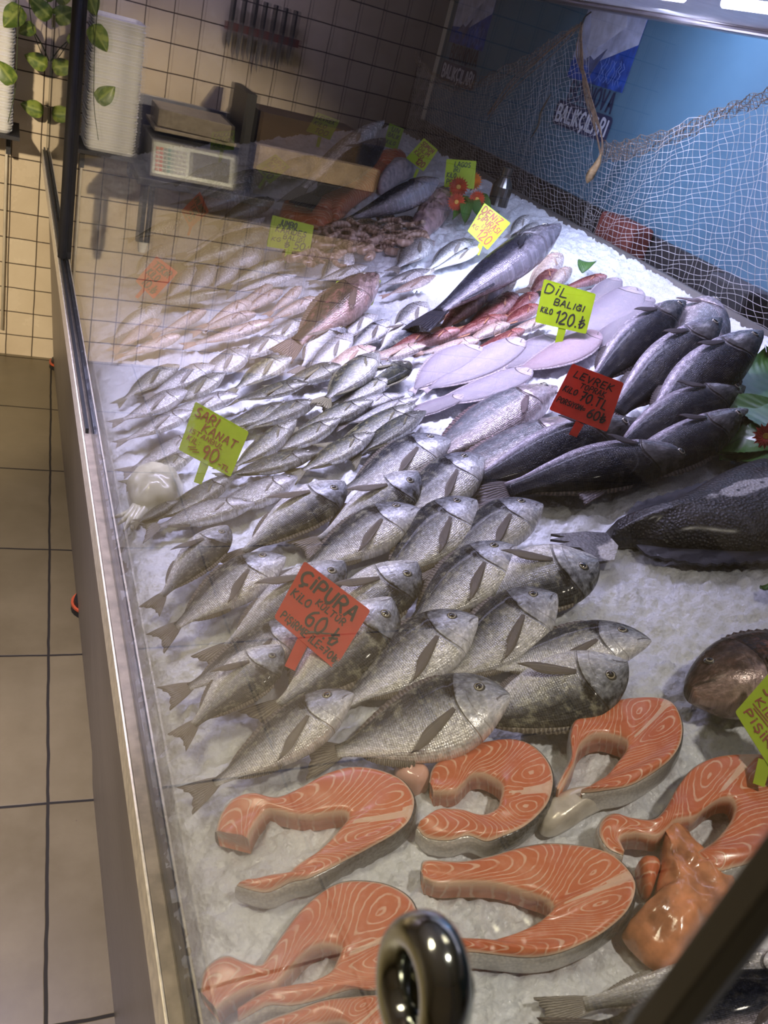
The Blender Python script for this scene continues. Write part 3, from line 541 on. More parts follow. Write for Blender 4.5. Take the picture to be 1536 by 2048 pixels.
row('sea_bass', 'bass', 'bass', GL, 0.045, 0.025, [
 ((1110, 775), (892, 900), 'L', 'pale sea bass lying belly up, left of the red sea bass sign', dict(skin='paleBass', roll=10, hh=.03, ht=.02, fat=1.25)),
 ((1170, 845), (942, 945), 'L', 'pale sea bass half under the red sea bass sign', dict(skin='paleBass', roll=10, hh=.03, ht=.02, fat=1.2)),
 ((1436, 615), (1360, 700), 'R', 'small open-mouthed white-bellied sea bass behind the others', dict(skin='paleBass', hh=.04, ht=.03, fat=1.8)),
 ((1371, 600), (1150, 800), 'R', 'sea bass with head pointing to the net, first right of the yellow sole sign', dict(roll=14, fat=1.2, hh=.10)),
 ((1444, 640), (1190, 860), 'R', 'sea bass with a torn open gill, second from the yellow sole sign', dict(roll=12, fat=1.25, hh=.11)),
 ((1520, 660), (1250, 905), 'R', 'sea bass gaping upwards next to the green leaves', dict(roll=10, fat=1.15, hh=.11)),
 ((1500, 830), (1330, 920), 'R', 'dark sea bass buried under its neighbours beside the leaves', dict(roll=10, hh=.05, fat=1.1)),
 ((1490, 770), (1200, 925), 'R', 'sea bass with its snout against the green leaf', dict(roll=12, hh=.06, fat=1.25)),
 ((1275, 845), (975, 962), 'R', 'dark glossy sea bass right below the red sea bass sign', dict(roll=14, fat=1.2)),
 ((1394, 905), (950, 992), 'R', 'lowest sea bass, brownish snout, lying across clear ice', dict(roll=12, hh=.04, fat=1.1)),
])
GS = 'young bluefish around the yellow bluefish sign'
row('young_bluefish', 'blue', 'blue', GS, 0.026, 0.014, [
 ((757, 708), (632, 815), 'L', 'bright yellow-sided bluefish on top of the pile, upper right', dict(fat=1.5, hh=.045, ht=.03)),
 ((792, 755), (672, 808), 'L', 'thin olive bluefish right below the bright yellow-sided one', dict(fat=1.1)),
 ((808, 788), (650, 838), 'L', 'pale bluefish with faint pink lips, third on the right edge', dict(skin='silver', fat=1.1)),
 ((838, 798), (735, 838), 'L', 'short pale bluefish snout pointing at the soles', dict(skin='silver')),
 ((746, 801), (575, 868), 'L', 'striped dark-backed bluefish with black spot behind the gill', dict(fat=1.15, hh=.036)),
 ((832, 812), (640, 905), 'L', 'long olive bluefish second from the lower right edge', dict(fat=1.1, hh=.03)),
 ((848, 820), (690, 925), 'L', 'darkest bluefish at the lower right edge of the pile', dict(skin='darkBlue', fat=1.1)),
 ((682, 840), (545, 905), 'L', 'pink-lipped pale bluefish in the middle of the pile', dict(fat=1.2)),
 ((748, 866), (585, 952), 'L', 'pale gold bluefish lowest on the right, lying on ice', dict(fat=1.2, hh=.032)),
 ((584, 808), (440, 860), 'L', 'dark-nosed bluefish just right of the top of the yellow bluefish sign', dict(skin='darkBlue', fat=1.2)),
 ((633, 800), (520, 850), 'L', 'small dark bluefish head between two striped ones', dict(skin='darkBlue', fat=1.3)),
 ((594, 843), (478, 932), 'L', 'plump bluefish touching the right corner of the yellow bluefish sign', dict(fat=1.35, hh=.036)),
 ((634, 905), (450, 955), 'L', 'dark striped bluefish passing below the right corner of the yellow sign', dict(skin='darkBlue', fat=1.15, hh=.03)),
 ((596, 958), (470, 1008), 'L', 'washed-out bluefish nearest the top bream row', dict(skin='silver', fat=1.4)),
 ((508, 1002), (380, 1042), 'L', 'smallest washed-out bluefish low by the glass', dict(skin='silver', fat=1.3)),
 ((470, 952), (352, 1022), 'L', 'dark bluefish under the foot of the yellow bluefish sign', dict(skin='darkBlue', fat=1.2)),
 ((392, 905), (272, 965), 'L', 'bluefish with its head behind the lower left corner of the yellow sign', dict(fat=1.2)),
 ((398, 865), (240, 952), 'L', 'long thin bluefish sloping down towards the glass', dict(skin='silver')),
 ((356, 1000), (262, 1060), 'L', 'dim bluefish under the pale cuttlefish', dict(skin='darkBlue', fat=1.2)),
])
row('striped_bream', 'bream', 'silver', 'mixed striped breams near the front glass', 0.036, 0.014, [
 ((385, 822), (238, 888), 'L', 'streaky-sided bream left of the yellow bluefish sign', dict(fat=.85)),
 ((375, 782), (232, 848), 'L', 'thick-headed bream with white throat near the glass', dict(fat=.95)),
 ((356, 728), (236, 806), 'L', 'brown dimly seen bream at the edge of the floor reflection', dict(skin='blue', fat=.9)),
 ((449, 748), (346, 812), 'L', 'bream with bright golden cheek above the yellow bluefish sign', dict(skin='blue', fat=.9)),
 ((428, 730), (352, 776), 'L', 'pale oval bream behind the one with the golden cheek', dict(fat=1.0)),
 ((500, 700), (424, 752), 'L', 'fine-striped pale bream lying behind the front group', dict(fat=1.05)),
 ((580, 712), (450, 790), 'L', 'olive-backed bream with long dark flank above the yellow sign', dict(skin='blue', fat=.95)),
 ((478, 792), (388, 822), 'L', 'white-nosed small bream touching the top of the yellow sign', dict(fat=.9)),
 ((614, 765), (460, 806), 'L', 'long dark bream lying low among the pale ones', dict(skin='darkBlue', fat=.7)),
 ((683, 732), (585, 770), 'L', 'dark-headed bream left of the bright yellow-sided bluefish', dict(skin='darkBlue', fat=.95)),
 ((572, 672), (490, 722), 'L', 'dull silver bream below the coarse-scaled tail', dict(fat=.95)),
])
row('white_bream', 'bream', 'silver', 'white breams below the big-headed grouper', 0.036, 0.016, [
 ((683, 650), (592, 752), 'R', 'white bream with brown pointed forehead left of the grouper belly', dict(skin='bream', roll=8, fat=1.0)),
 ((704, 668), (596, 762), 'L', 'slim white-bellied bream against the brown-browed one', dict(fat=.8)),
 ((752, 628), (684, 680), 'L', 'small bream just below the grouper chin', dict(fat=.95)),
 ((781, 642), (698, 702), 'L', 'bream with dark shoulder and rounded back below the grouper', dict(skin='bream', fat=.95)),
 ((832, 642), (760, 706), 'R', 'bream with big dark pointed head beside the red mullets', dict(skin='bream', roll=6)),
 ((856, 606), (782, 668), 'L', 'striped bream whose head shines white below the big dark bass', dict(fat=1.0)),
 ((749, 692), (668, 742), 'L', 'pinkish small bream under the pair with dark shoulders', dict(skin='pink', fat=.9)),
 ((852, 692), (740, 722), 'L', 'slim pinkish bream pointing at the soles', dict(skin='pink', fat=.75)),
 ((798, 728), (732, 764), 'L', 'short bream right of the bright yellow-sided bluefish', dict(fat=1.0)),
 ((818, 722), (770, 768), 'R', 'dark little bream tucked under the first sole tail', dict(skin='darkBlue')),
])
row('wild_bream', 'bream', 'silver', 'wild breams around the yellow wild bream sign', 0.034, 0.016, [
 ((858, 478), (782, 545), 'L', 'upright silver bream alone in front of the shrimp pile', dict(roll=5, fat=.95)),
 ((704, 508), (630, 570), 'L', 'grey bream right of the yellow shrimp sign', dict(fat=.95)),
 ((945, 478), (842, 548), 'L', 'bream with shiny white cheek at the foot of the wild bream sign', dict(fat=.75)),
 ((965, 492), (850, 548), 'L', 'dark slim bream under the wild bream sign', dict(skin='bream', fat=.6)),
 ((860, 540), (770, 572), 'L', 'low bream with white gill plate on the ice', dict(fat=.75)),
 ((872, 552), (775, 592), 'L', 'lowest slim bream of the wild bream heap, pinkish belly', dict(skin='pink', fat=.6)),
 ((768, 545), (690, 580), 'L', 'small pointed bream behind the grouper mouth', dict(fat=.7)),
 ((735, 533), (662, 560), 'L', 'dim grey bream between shrimp sign and grouper', dict(fat=.8)),
 ((1058, 430), (1012, 478), 'L', 'small pale bream tail right of the wild bream sign', dict(fat=.6)),
 ((1076, 446), (1030, 486), 'L', 'small white bream beside the snout of the big dark bass', dict(fat=.7)),
])
row('red_mullet', 'mullet', 'red', 'red mullets left of the yellow sole sign', 0.026, 0.014, [
 ((969, 580), (868, 672), 'L', 'thick red mullet lying over the small bass', dict(fat=1.35, hh=.04)),
 ((1034, 592), (915, 668), 'L', 'red mullet with white cheek in the middle of the heap', dict(fat=1.2)),
 ((1010, 632), (870, 690), 'L', 'long red mullet crossing the heap low down', dict(fat=1.1, hh=.03)),
 ((919, 662), (830, 694), 'L', 'short dark red mullet nearest the breams', dict(fat=1.4, hh=.034)),
 ((1072, 588), (1015, 632), 'L', 'red mullet with open mouth just left of the sole sign', dict(fat=1.4)),
 ((958, 682), (842, 708), 'L', 'pale pinkish mullet lying above the first sole', dict(skin='pink', fat=1.2)),
 ((1016, 646), (925, 690), 'L', 'golden-sided mullet among the red ones', dict(skin='pink', fat=1.1)),
 ((1048, 662), (950, 700), 'L', 'reddish brown mullet lowest right in the heap', dict(fat=1.15)),
 ((1078, 612), (1000, 652), 'L', 'wine red mullet half hidden by the sole sign', dict(fat=1.3)),
 ((1121, 512), (1045, 592), 'L', 'pink mullet pointing up to the net', dict(skin='pink', fat=1.1)),
 ((1110, 540), (1050, 598), 'L', 'dark red mullet below the upward pointing pink one', dict(fat=1.2)),
 ((1140, 540), (1098, 575), 'L', 'plump pink mullet just above the sole sign', dict(skin='pink', fat=1.5)),
 ((1212, 552), (1130, 578), 'L', 'brown-red mullet lying along the top of the sole sign', dict(fat=1.1)),
 ((1100, 638), (1020, 668), 'L', 'orange-brown mullet tail coming out under the sole sign', dict(skin='pink', fat=1.1)),
 ((868, 668), (812, 694), 'L', 'small red mullet head poking out between breams and mullets', dict(fat=1.3)),
 ((1030, 562), (985, 600), 'L', 'faded mullet behind the small bass', dict(skin='pink', fat=1.2)),
])
row('sole', 'sole', 'sole', 'soles with pale undersides around the yellow sole sign', 0.016, 0.010, [
 ((1235, 556), (1186, 612), 'L', 'small pale sole standing up behind the sole sign', dict(hh=.03)),
 ((1279, 580), (1120, 690), 'L', 'broad lilac sole right of the yellow sole sign', dict(fat=1.0, hh=.03)),
 ((1297, 592), (1180, 705), 'L', 'narrow white sole next to the first sea bass', dict(fat=.75, hh=.024)),
 ((1304, 622), (1200, 718), 'L', 'shadowed sole squeezed against the first sea bass', dict(skin='pinkSole', fat=.7)),
 ((1112, 672), (1015, 735), 'L', 'pale sole directly below the foot of the sole sign', dict(fat=1.1)),
 ((1202, 668), (1030, 748), 'L', 'pinkish sole between the yellow and the red sign', dict(skin='pinkSole', fat=1.0, hh=.026)),
 ((956, 690), (818, 780), 'L', 'first pale sole beside the bluefish, strongly curved', dict(fat=1.25, hh=.026)),
 ((1047, 682), (848, 786), 'L', 'second long pale sole counted from the bluefish', dict(fat=.95, hh=.022)),
 ((930, 790), (850, 822), 'L', 'thin pale sole edge under the lowest sole', dict(fat=.6)),
 ((1066, 742), (852, 816), 'L', 'lowest long grey-white sole lying on open ice', dict(fat=.9, hh=.02)),
])
place_fish('grouper', 'grouper', 'grouper', (752, 552), (560, 712), 'L', .09, .03, 'big-headed brown grouper with open pale mouth and pink belly', None, 0, 20, fat=1.0)
place_fish('large_bass', 'bass', 'dark', (1118, 452), (826, 660), 'L', .13, .05, 'very large dark bass stretching towards the net, behind the mullets', None, 0, -14, fat=1.0)
place_fish('long_bass', 'bass', 'bass', (1040, 528), (850, 650), 'L', .04, .02, 'slim silver-grey bass lying against the very large dark one', None, 1, 0, fat=.9)
GF = 'dimly seen fish behind the strong wall reflection'
row('bonito', 'blue', 'silver', GF, 0.035, 0.02, [
 ((528, 345), (360, 412), 'L', 'shiny fish below the green sign nearest the scale reflection', dict(fat=1.2)),
 ((512, 372), (330, 440), 'L', 'long pale fish ending above the upper red sign', dict(fat=1.1)),
 ((545, 398), (420, 452), 'L', 'grey-brown fish left of the orange fillets', dict(skin='darkBlue', fat=1.4)),
 ((530, 438), (340, 522), 'L', 'long fish with a bright white belly between the two red signs', dict(fat=.8)),
 ((540, 462), (330, 545), 'L', 'thick dark fish under the bright-bellied one', dict(skin='darkBlue', fat=1.3)),
 ((526, 492), (478, 528), 'L', 'short shiny fish below the yellow shrimp sign', dict(fat=1.6)),
 ((567, 520), (440, 578), 'L', 'slender green-backed fish low of the yellow shrimp sign', dict(skin='blue', fat=1.1)),
 ((475, 518), (422, 582), 'L', 'silver fish third right of the lower red sign', dict(fat=1.3)),
 ((428, 530), (378, 592), 'L', 'silver fish second right of the lower red sign', dict(fat=1.3)),
 ((392, 535), (342, 592), 'L', 'silver fish touching the lower red sign', dict(fat=1.3)),
 ((592, 548), (480, 585), 'L', 'flat pale fish on the ice below the shrimp pile', dict(fat=.9)),
 ((440, 585), (290, 610), 'L', 'long grey fish passing below the lower red sign', dict(skin='darkBlue', fat=1.0)),
 ((330, 492), (262, 560), 'L', 'faint fish behind the upper left of the lower red sign', dict(fat=1.2)),
 ((365, 440), (262, 480), 'L', 'faint fish left of the upper red sign', dict(skin='blue', fat=1.1)),
 ((320, 610), (255, 662), 'L', 'faint bright-backed fish closest to the glass', dict(fat=1.3)),
])
row('gurnard', 'mullet', 'pink', 'pinkish fish in front of the grouper tail', 0.03, 0.014, [
 ((634, 597), (545, 640), 'L', 'pink fish with blunt snout just left of the grouper', dict(fat=1.3)),
 ((603, 575), (545, 625), 'L', 'thin pale pink fish above the blunt-snouted one', dict(fat=1.0)),
 ((562, 580), (500, 622), 'L', 'pink fish in the middle of the back row of pink ones', dict(fat=1.2)),
 ((544, 572), (486, 612), 'L', 'brownish pink fish tail pointing to the silver fish', dict(fat=1.1)),
 ((500, 604), (452, 638), 'L', 'shiny-headed pink fish second in the row', dict(fat=1.5)),
 ((538, 646), (362, 695), 'L', 'longest pink fish with pale belly, lowest of the pink ones', dict(fat=.9)),
 ((510, 625), (380, 668), 'L', 'tan fish above the longest pink one', dict(fat=1.1)),
 ((412, 622), (312, 672), 'L', 'faint tan fish nearer the glass', dict(fat=1.1)),
 ((318, 640), (250, 690), 'L', 'faintest pink fish by the glass', dict(fat=1.2)),
 ((360, 672), (282, 705), 'L', 'faint low pink fish above the floor line reflection', dict(fat=1.1)),
])
place_fish('scaly_fish', 'grouper', 'silver', (630, 640), (450, 722), 'L', .022, .012, 'coarse-scaled grey fish half hidden under the pink ones', None, 0, 0, fat=.8)
# top end: tuna-like fish and salmon sides
place_fish('amberjack', 'bass', 'silver', (764, 240), (570, 405), 'L', .15, .05, 'long silvery fish whose pale tail end rises highest at the back', None, 2, 8, fat=.62)
place_fish('dark_tuna', 'bass', 'dark', (772, 280), (600, 415), 'R', .13, .05, 'blue-black fish beside the salmon sides at the back end', None, 0, 14, fat=.95)
place_fish('salmon_tail_piece', 'bass', 'dark', (880, 362), (668, 452), 'L', .10, .04, 'thick dark salmon half with a square cut end near the flowers', None, 1, -10, parts=('tail_fin', 'dorsal_fin'), fat=1.35)
place_fish('small_dark_fish', 'blue', 'silver', (455, 330), (340, 372), 'L', .03, .02, 'faint silver fish below the green sign beside the scale reflection', GF, 1, 0, fat=1.2)
place_fish('shiny_back_fish', 'blue', 'darkBlue', (640, 318), (500, 372), 'L', .03, .02, 'dark slim fish right of the green sign in the back', GF, 2, 0, fat=1.3)

# big black fish on the right: a halibut-like body traced along its outline
def poly_pts(L, ox, oy, sc): return [(ox+x/sc, oy+y/sc) for x, y in L]
def pillow(name, pts, h0, thick, mat, parent=None, rings=9, n=72, rough=0.0, freq=38, base=0.0, closed=True, power=0.5):
    """a soft solid over a closed outline given on the ice bed"""
    P = cr([at(x, y, h0) for x, y in pts+[pts[0]]], n+1)[:-1]; c = sum(P, Vector())/n; V = []; UV = []; F = []
    for r in range(rings):
        t = 1-r/rings
        for i, p in enumerate(P):
            q = c + (p-c)*t; e = (1-t**3.0)**power; d = (p-c); f = rough*2.2*(float(vnoise(np.float64(q.x*freq+31), np.float64(q.y*freq+7), 3))+float(vnoise(np.float64(q.x*freq*2.7+3), np.float64(q.y*freq*2.7+9), 4))-1.0)*(1-t**4)
            V.append(q + BN*(thick*e + f)); UV.append(((q-c).x*4+.5, (q-c).y*4+.5))
    V.append(c + BN*thick); UV.append((.5, .5)); k = len(V)-1
    for r in range(rings-1):
        for i in range(n): F.append((r*n+i, r*n+(i+1) % n, (r+1)*n+(i+1) % n, (r+1)*n+i))
    for i in range(n): F.append(((rings-1)*n+i, (rings-1)*n+(i+1) % n, k))
    b0 = len(V)
    for p in P: V.append(c + (p-c)*0.97 - BN*(h0+base)); UV.append((.5, .5))
    for i in range(n): F.append((i, b0+i, b0+(i+1) % n, (i+1) % n))
    F.append(tuple(b0+n-1-i for i in range(n)))
    if parent is not None: V = [parent.matrix_world.inverted() @ v for v in V]
    return obj(name, mesh(name, V, F, UV), mat, parent)
g = G('black_fish_skin'); c = g.coord(); nz = g.noise(c, 18, 5, 0.65); sc_ = g.vor(c, 240)
pa = g.sep(c)
bl = g.step(g.noise(c, 5.0, 3), 0.60, 0.66); spk = g.step(g.vor(c, 85), 0.12, 0.40)
col = g.mix(g.step(nz, 0.35, 0.7), (0.012, 0.012, 0.016), (0.045, 0.04, 0.042))
a1 = at(1487, 985, .045); a2 = at(1255, 1078, .04)
def blob(p, rx, ry):
    dx = g.M('DIVIDE', g.M('SUBTRACT', pa[0], p.x), rx); dy = g.M('DIVIDE', g.M('SUBTRACT', pa[1], p.y), ry)
    return g.M('SUBTRACT', 1.0, g.step(g.M('ADD', g.M('SQRT', g.M('ADD', g.M('MULTIPLY', dx, dx), g.M('MULTIPLY', dy, dy))), g.M('MULTIPLY', g.M('SUBTRACT', nz, 0.5), 1.6)), 0.75, 0.95))
wh = g.M('MAXIMUM', g.M('MULTIPLY', blob(a1, .060, .020), spk), g.M('MULTIPLY', blob(a2, .036, .026), 0.9))
col = g.mix(wh, col, (0.55, 0.53, 0.52))
g.pr(col, 0.45, 0.1, g.bump(g.M('ADD', sc_, nz), 0.7, 0.003), Coat_Weight=0.25, Coat_Roughness=0.2); M_BLACKFISH = g.m
bf = [(1208, 1068), (1250, 1064), (1300, 1040), (1360, 1010), (1420, 975), (1480, 948), (1560, 925), (1680, 905), (1820, 930), (1860, 1010), (1780, 1080), (1660, 1110), (1560, 1112), (1480, 1118), (1400, 1112), (1320, 1108), (1270, 1095), (1230, 1094), (1208, 1092)]
bfo = pillow('black_halibut', bf, 0.004, 0.050, M_BLACKFISH, n=110, rings=12, power=0.55)
tag(bfo, 'huge black flat fish with white blotches lying across the right side', 'fish')
def fin_sheet(name, pts, h, parent, mat):
    P = [at(x, y, h) for x, y in pts]; V = P + [p + BN*0.004 for p in P]; n = len(P)
    V = [parent.matrix_world.inverted() @ v for v in V]
    F = [tuple(range(n)), tuple(range(2*n-1, n-1, -1))] + [(i, (i+1) % n, (i+1) % n+n, i+n) for i in range(n)]
    return obj(name, mesh(name, V, F, [(p.x*3, p.y*3) for p in V], smooth=False), mat, parent)
FD = SKIN['dark'][1]
zig = lambda a, b_, n, amp: [(a[0]+(b_[0]-a[0])*i/n + (amp if i % 2 else 0)*0.3, a[1]+(b_[1]-a[1])*i/n - (amp if i % 2 else 0)) for i in range(n+1)]
fin_sheet('dorsal_fin', [(1252, 1066)] + zig((1254, 1030), (1276, 1006), 4, 4) + zig((1285, 1008), (1420, 966), 14, 4) + [(1420, 985), (1340, 1030)], 0.02, bfo, FD)
fin_sheet('anal_fin', [(1270, 1092), (1330, 1100), (1500, 1108), (1560, 1104)] + zig((1560, 1122), (1400, 1132), 14, -4) + zig((1395, 1130), (1290, 1112), 8, -3), 0.012, bfo, FD)
fin_sheet('tail_fin', [(1212, 1070), (1170, 1067), (1140, 1070), (1101, 1072), (1130, 1078), (1100, 1083), (1140, 1088), (1112, 1095), (1160, 1100), (1195, 1128), (1228, 1124), (1236, 1096)], 0.018, bfo, M_BLACKFISH)

# pale cuttlefish near the front glass
M_SQUID = simple('cuttlefish_skin', (0.62, 0.60, 0.46), 0.3, 0.0, 0.16, 24, 0.4, Coat_Weight=0.5)
sq = pillow('cuttlefish', [(252, 985), (275, 955), (310, 944), (345, 942), (362, 960), (366, 985), (350, 1012), (318, 1022), (290, 1030), (262, 1018)], 0.004, 0.035, M_SQUID, rough=0.004)
tag(sq, 'pale rounded cuttlefish lying near the front glass above the first bream', 'cuttlefish')
for k, (dx, dy) in enumerate([(-20, 50), (-8, 62), (8, 58), (-32, 36), (20, 50)]):
    p0 = at(270+k*6, 1012, .012); p1 = at(262+dx*.6, 1012+dy*.5, .010); p2 = at(255+dx, 1000+dy, .006)
    b = MB().tube(cr([p0, p1, p2], 10), [0.006-0.0005*i for i in range(10)], 8); b.build('tentacle', M_SQUID, sq, smooth=True)
M_OCT = simple('octopus_skin', (0.36, 0.24, 0.24), 0.25, 0.0, 0.3, 40, 0.5, Coat_Weight=0.6)
oc = pillow('octopus', [(820, 462), (835, 435), (855, 415), (880, 392), (902, 392), (905, 415), (890, 440), (868, 462), (842, 476)], 0.006, 0.05, M_OCT, rough=0.006, n=60)
tag(oc, 'shiny pinkish grey octopus heaped beside the red flowers', 'octopus')

# shrimps
g = G('shrimp_shell'); s = g.sep(g.node('ShaderNodeUVMap').outputs[0]); r_ = g.rand()
sh = g.M('SINE', g.M('MULTIPLY', s[0], 44)); col = g.mix(g.step(sh, -0.2, 0.9), (0.22, 0.13, 0.085), (0.44, 0.30, 0.22))
col = g.mix(g.M('MULTIPLY', r_, 0.5), col, (0.50, 0.36, 0.30)); g.pr(col, 0.22, 0.0, g.bump(sh, 0.5, 0.001), Coat_Weight=0.7); M_SHR = g.m
pts = [Vector((0.030*math.cos(a)*1.0, 0.024*math.sin(a), 0.0)) for a in np.linspace(-0.5, 2.6, 16)]
rr = [0.002, .0055, .0078, .0086, .0086, .0083, .008, .0076, .0071, .0066, .006, .0053, .0046, .0038, .0030, .0022]
b = MB().tube(pts, rr, 10); UVs = [(i//10/15, (i % 10)/10) for i in range(160)]
me_sh = mesh('shrimp', b.V, b.F, UVs); me_sh.materials.append(M_SHR)
b = MB()
for k in range(3): b.tube([pts[0], pts[0]+Vector((0.006, -0.010-.003*k, 0.003*(k-1))), pts[0]+Vector((-0.004*k, -0.028, 0.008*(k-1)))], [0.0006, .0005, .0003], 5)
me_an = mesh('feelers', b.V, b.F); me_an.materials.append(M_SHR)
b = MB()
for k in (-1, 0, 1): b.add([pts[-1], pts[-1]+Vector((-.008, -.006+.004*k, .003*k)), pts[-1]+Vector((-.010, -.002+.004*k, .004*k+.001)), pts[-1]+Vector((-.002, .002, .001))], [(0, 1, 2, 3)])
me_tl = mesh('tail_fan', b.V, b.F); me_tl.materials.append(M_SHR)
PILE = [(640, 470), (700, 440), (760, 430), (830, 445), (842, 480), (790, 500), (720, 515), (640, 520), (585, 520), (600, 492)]
def inside(x, y, P):
    c = False
    for i in range(len(P)):
        (x1, y1), (x2, y2) = P[i], P[i-1]
        if (y1 > y) != (y2 > y) and x < (x2-x1)*(y-y1)/(y2-y1)+x1: c = not c
    return c
n_ = 0
while n_ < 84:
    x = random.uniform(580, 850); y = random.uniform(425, 525)
    if not inside(x, y, PILE): continue
    h = 0.012 + 0.040*random.random()*(1 if n_ > 30 else .3); p = at(x, y, h)
    root = obj('shrimp', me_sh); root.matrix_world = Matrix.Translation(p) @ Matrix.Rotation(math.radians(-16.7), 4, 'Y') @ Matrix.Rotation(random.uniform(0, 6.28), 4, 'Z') @ Matrix.Rotation(random.uniform(-.5, .5), 4, 'X') @ Matrix.Scale(random.uniform(.85, 1.25), 4)
    tag(root, 'brown shrimp in the heap beside the yellow shrimp sign', 'shrimp', 'shrimps heaped beside the yellow shrimp sign')
    if n_ % 2: c_ = obj('feelers', me_an); c_.parent = root
    c_ = obj('tail_fan', me_tl); c_.parent = root; n_ += 1

# ------------------------------------------------------------------ salmon
g = G('salmon_flesh'); s = g.sep(g.node('ShaderNodeUVMap').outputs[0]); c = g.coord(); ph, ed = s[0], s[1]
n1 = g.noise(c, 26, 3, 0.6); n2 = g.noise(c, 160, 3); n3 = g.noise(c, 16, 3)
w_ = g.M('SINE', g.M('MULTIPLY', g.M('ADD', ph, g.M('MULTIPLY', g.M('SUBTRACT', n1, 0.5), 1.7)), 6.2832))
line = g.M('MULTIPLY', g.step(w_, 0.66, 0.99), g.step(g.noise(c, 70, 3), 0.25, 0.55))
col = g.ramp(n3, [(0.3, (0.56, 0.125, 0.045)), (0.7, (0.68, 0.20, 0.085))])
col = g.mix(g.M('MULTIPLY', line, 0.75), col, (0.86, 0.58, 0.42))
col = g.mix(g.M('MULTIPLY', g.step(n2, 0.45, 0.8), 0.18), col, (0.9, 0.55, 0.4))
fat = g.M('SUBTRACT', 1.0, g.step(ed, 0.02, 0.16)); col = g.mix(g.M('MULTIPLY', fat, 0.85), col, (0.82, 0.60, 0.45))
g.pr(col, g.M('ADD', 0.24, g.M('MULTIPLY', n1, 0.2)), 0.0, g.bump(g.M('ADD', g.M('MULTIPLY', n2, 0.5), g.M('MULTIPLY', line, 0.4)), 0.4, 0.0015), Coat_Weight=0.35, Coat_Roughness=0.15, Subsurface_Weight=0.15, Subsurface_Scale=0.006); M_SAL = g.m
g = G('salmon_skin'); s = g.sep(g.node('ShaderNodeUVMap').outputs[0]); vd = g.vor(g.coord(), 330)
bel = g.step(g.M('ABSOLUTE', g.M('SUBTRACT', s[0], 0.5)), 0.20, 0.34)
col = g.mix(bel, (0.035, 0.038, 0.045), (0.68, 0.64, 0.60)); col = g.mix(g.M('MULTIPLY', g.step(vd, 0.3, 0.7), 0.3), col, (0.25, 0.25, 0.27))
g.pr(col, 0.3, 0.25, g.bump(vd, 0.4, 0.001), Coat_Weight=0.4, Coat_Roughness=0.12); M_SALSKIN = g.m
M_MEMB = simple('belly_membrane', (0.74, 0.42, 0.34), 0.2, 0.0, 0.12, 30, 0.3, Coat_Weight=0.7)
def steak(outer, inner, label, apex=0.5, thick=0.026, H=0.030, seed=0):
    ns, nw = 110, 20; O = cr([at(x, y, H) for x, y in outer], ns); I = cr([at(x, y, H) for x, y in inner], ns)
    cen = sum(O, Vector())/ns; V = []; UV = []; F = []
    for i in range(ns):
        s_ = i/(ns-1); a = (s_-apex)/(apex if s_ < apex else 1-apex)
        for j in range(nw):
            w0 = j/(nw-1); p = I[i].lerp(O[i], w0); e = min(w0, 1-w0, (1-abs(a))*3.0+.02)
            wd = (O[i]-I[i]).length
            aa = abs(a); q1 = math.hypot((aa-0.13)/0.085, (w0-0.60)/0.46); q2 = 7.5*aa + 1.6*math.sin(w0*3.0) + 0.9*w0
            mixf = min(1, max(0, (aa-0.24)/0.22)); ph = (2.5*q1 + .3*math.sin(2.5*a+6*w0))*(1-mixf) + (1.8*q2+1.0)*mixf
            sept = math.exp(-(a*a)/(0.0008+0.0012*w0))*(1 if w0 > .15 else .4)
            ph = ph*(1-sept) + (round(ph)+0.25)*sept
            ed_ = min(e*2.2, 1) if sept < 0.5 else 0.03
            edge = 1-min(1, min(w0*wd, (1-w0)*wd)/0.006)
            z = -0.0035*edge**2 + 0.0022*math.sin(w0*5+i*.21+seed)*math.sin(i*.11+seed) - 0.0
            V.append(p + BN*z); UV.append((ph, min(1.0, min(w0, 1-w0)*wd/0.020) if sept < 0.55 else 0.05))
    for i in range(ns-1):
        for j in range(nw-1): k = i*nw+j; F.append((k, k+1, k+nw+1, k+nw))
    # inner wall, ends and underside stay flesh
    nb = len(V)
    for i in range(ns):
        for j in (0, nw-1): V.append(V[i*nw+j] - BN*(thick-0.002)); UV.append((UV[i*nw+j][0], 0.3))
    for i in range(ns-1):
        F.append((i*nw, (i+1)*nw, nb+2*(i+1), nb+2*i)); F.append((nb+2*i, nb+2*(i+1), nb+2*(i+1)+1, nb+2*i+1))
    for i in (0, ns-1):
        rng_ = [i*nw+j for j in range(nw)]; F.append(tuple(rng_) + (nb+2*i+1, nb+2*i))
    o = obj('salmon_steak', mesh('salmon_steak', V, F, UV), M_SAL); tag(o, label, 'salmon steak', 'horseshoe shaped salmon steaks in the foreground')
    V2 = []; UV2 = []; F2 = []
    for i in range(ns):
        out = (O[i]-I[i]).normalized()
        for k, (dn, do) in enumerate([(-0.001, 0.0), (-0.0016, .0016), (-0.010, .0030), (-thick*.7, .0034), (-thick, .001)]):
            V2.append(V[i*nw+nw-1] + BN*dn + out*do); UV2.append((i/(ns-1), k/4))
    for i in range(ns-1):
        for k in range(4): a = i*5+k; F2.append((a, a+5, a+6, a+1))
    sk = obj('skin', mesh('skin', V2, F2, UV2), M_SALSKIN, o); sk['label'] = 'dark to silver skin round the outside'
    return o
z5 = lambda L: poly_pts(L, 786, 1400, 2.048)
z4 = lambda L: poly_pts(L, 250, 1500, 2.363)
GSAL = None
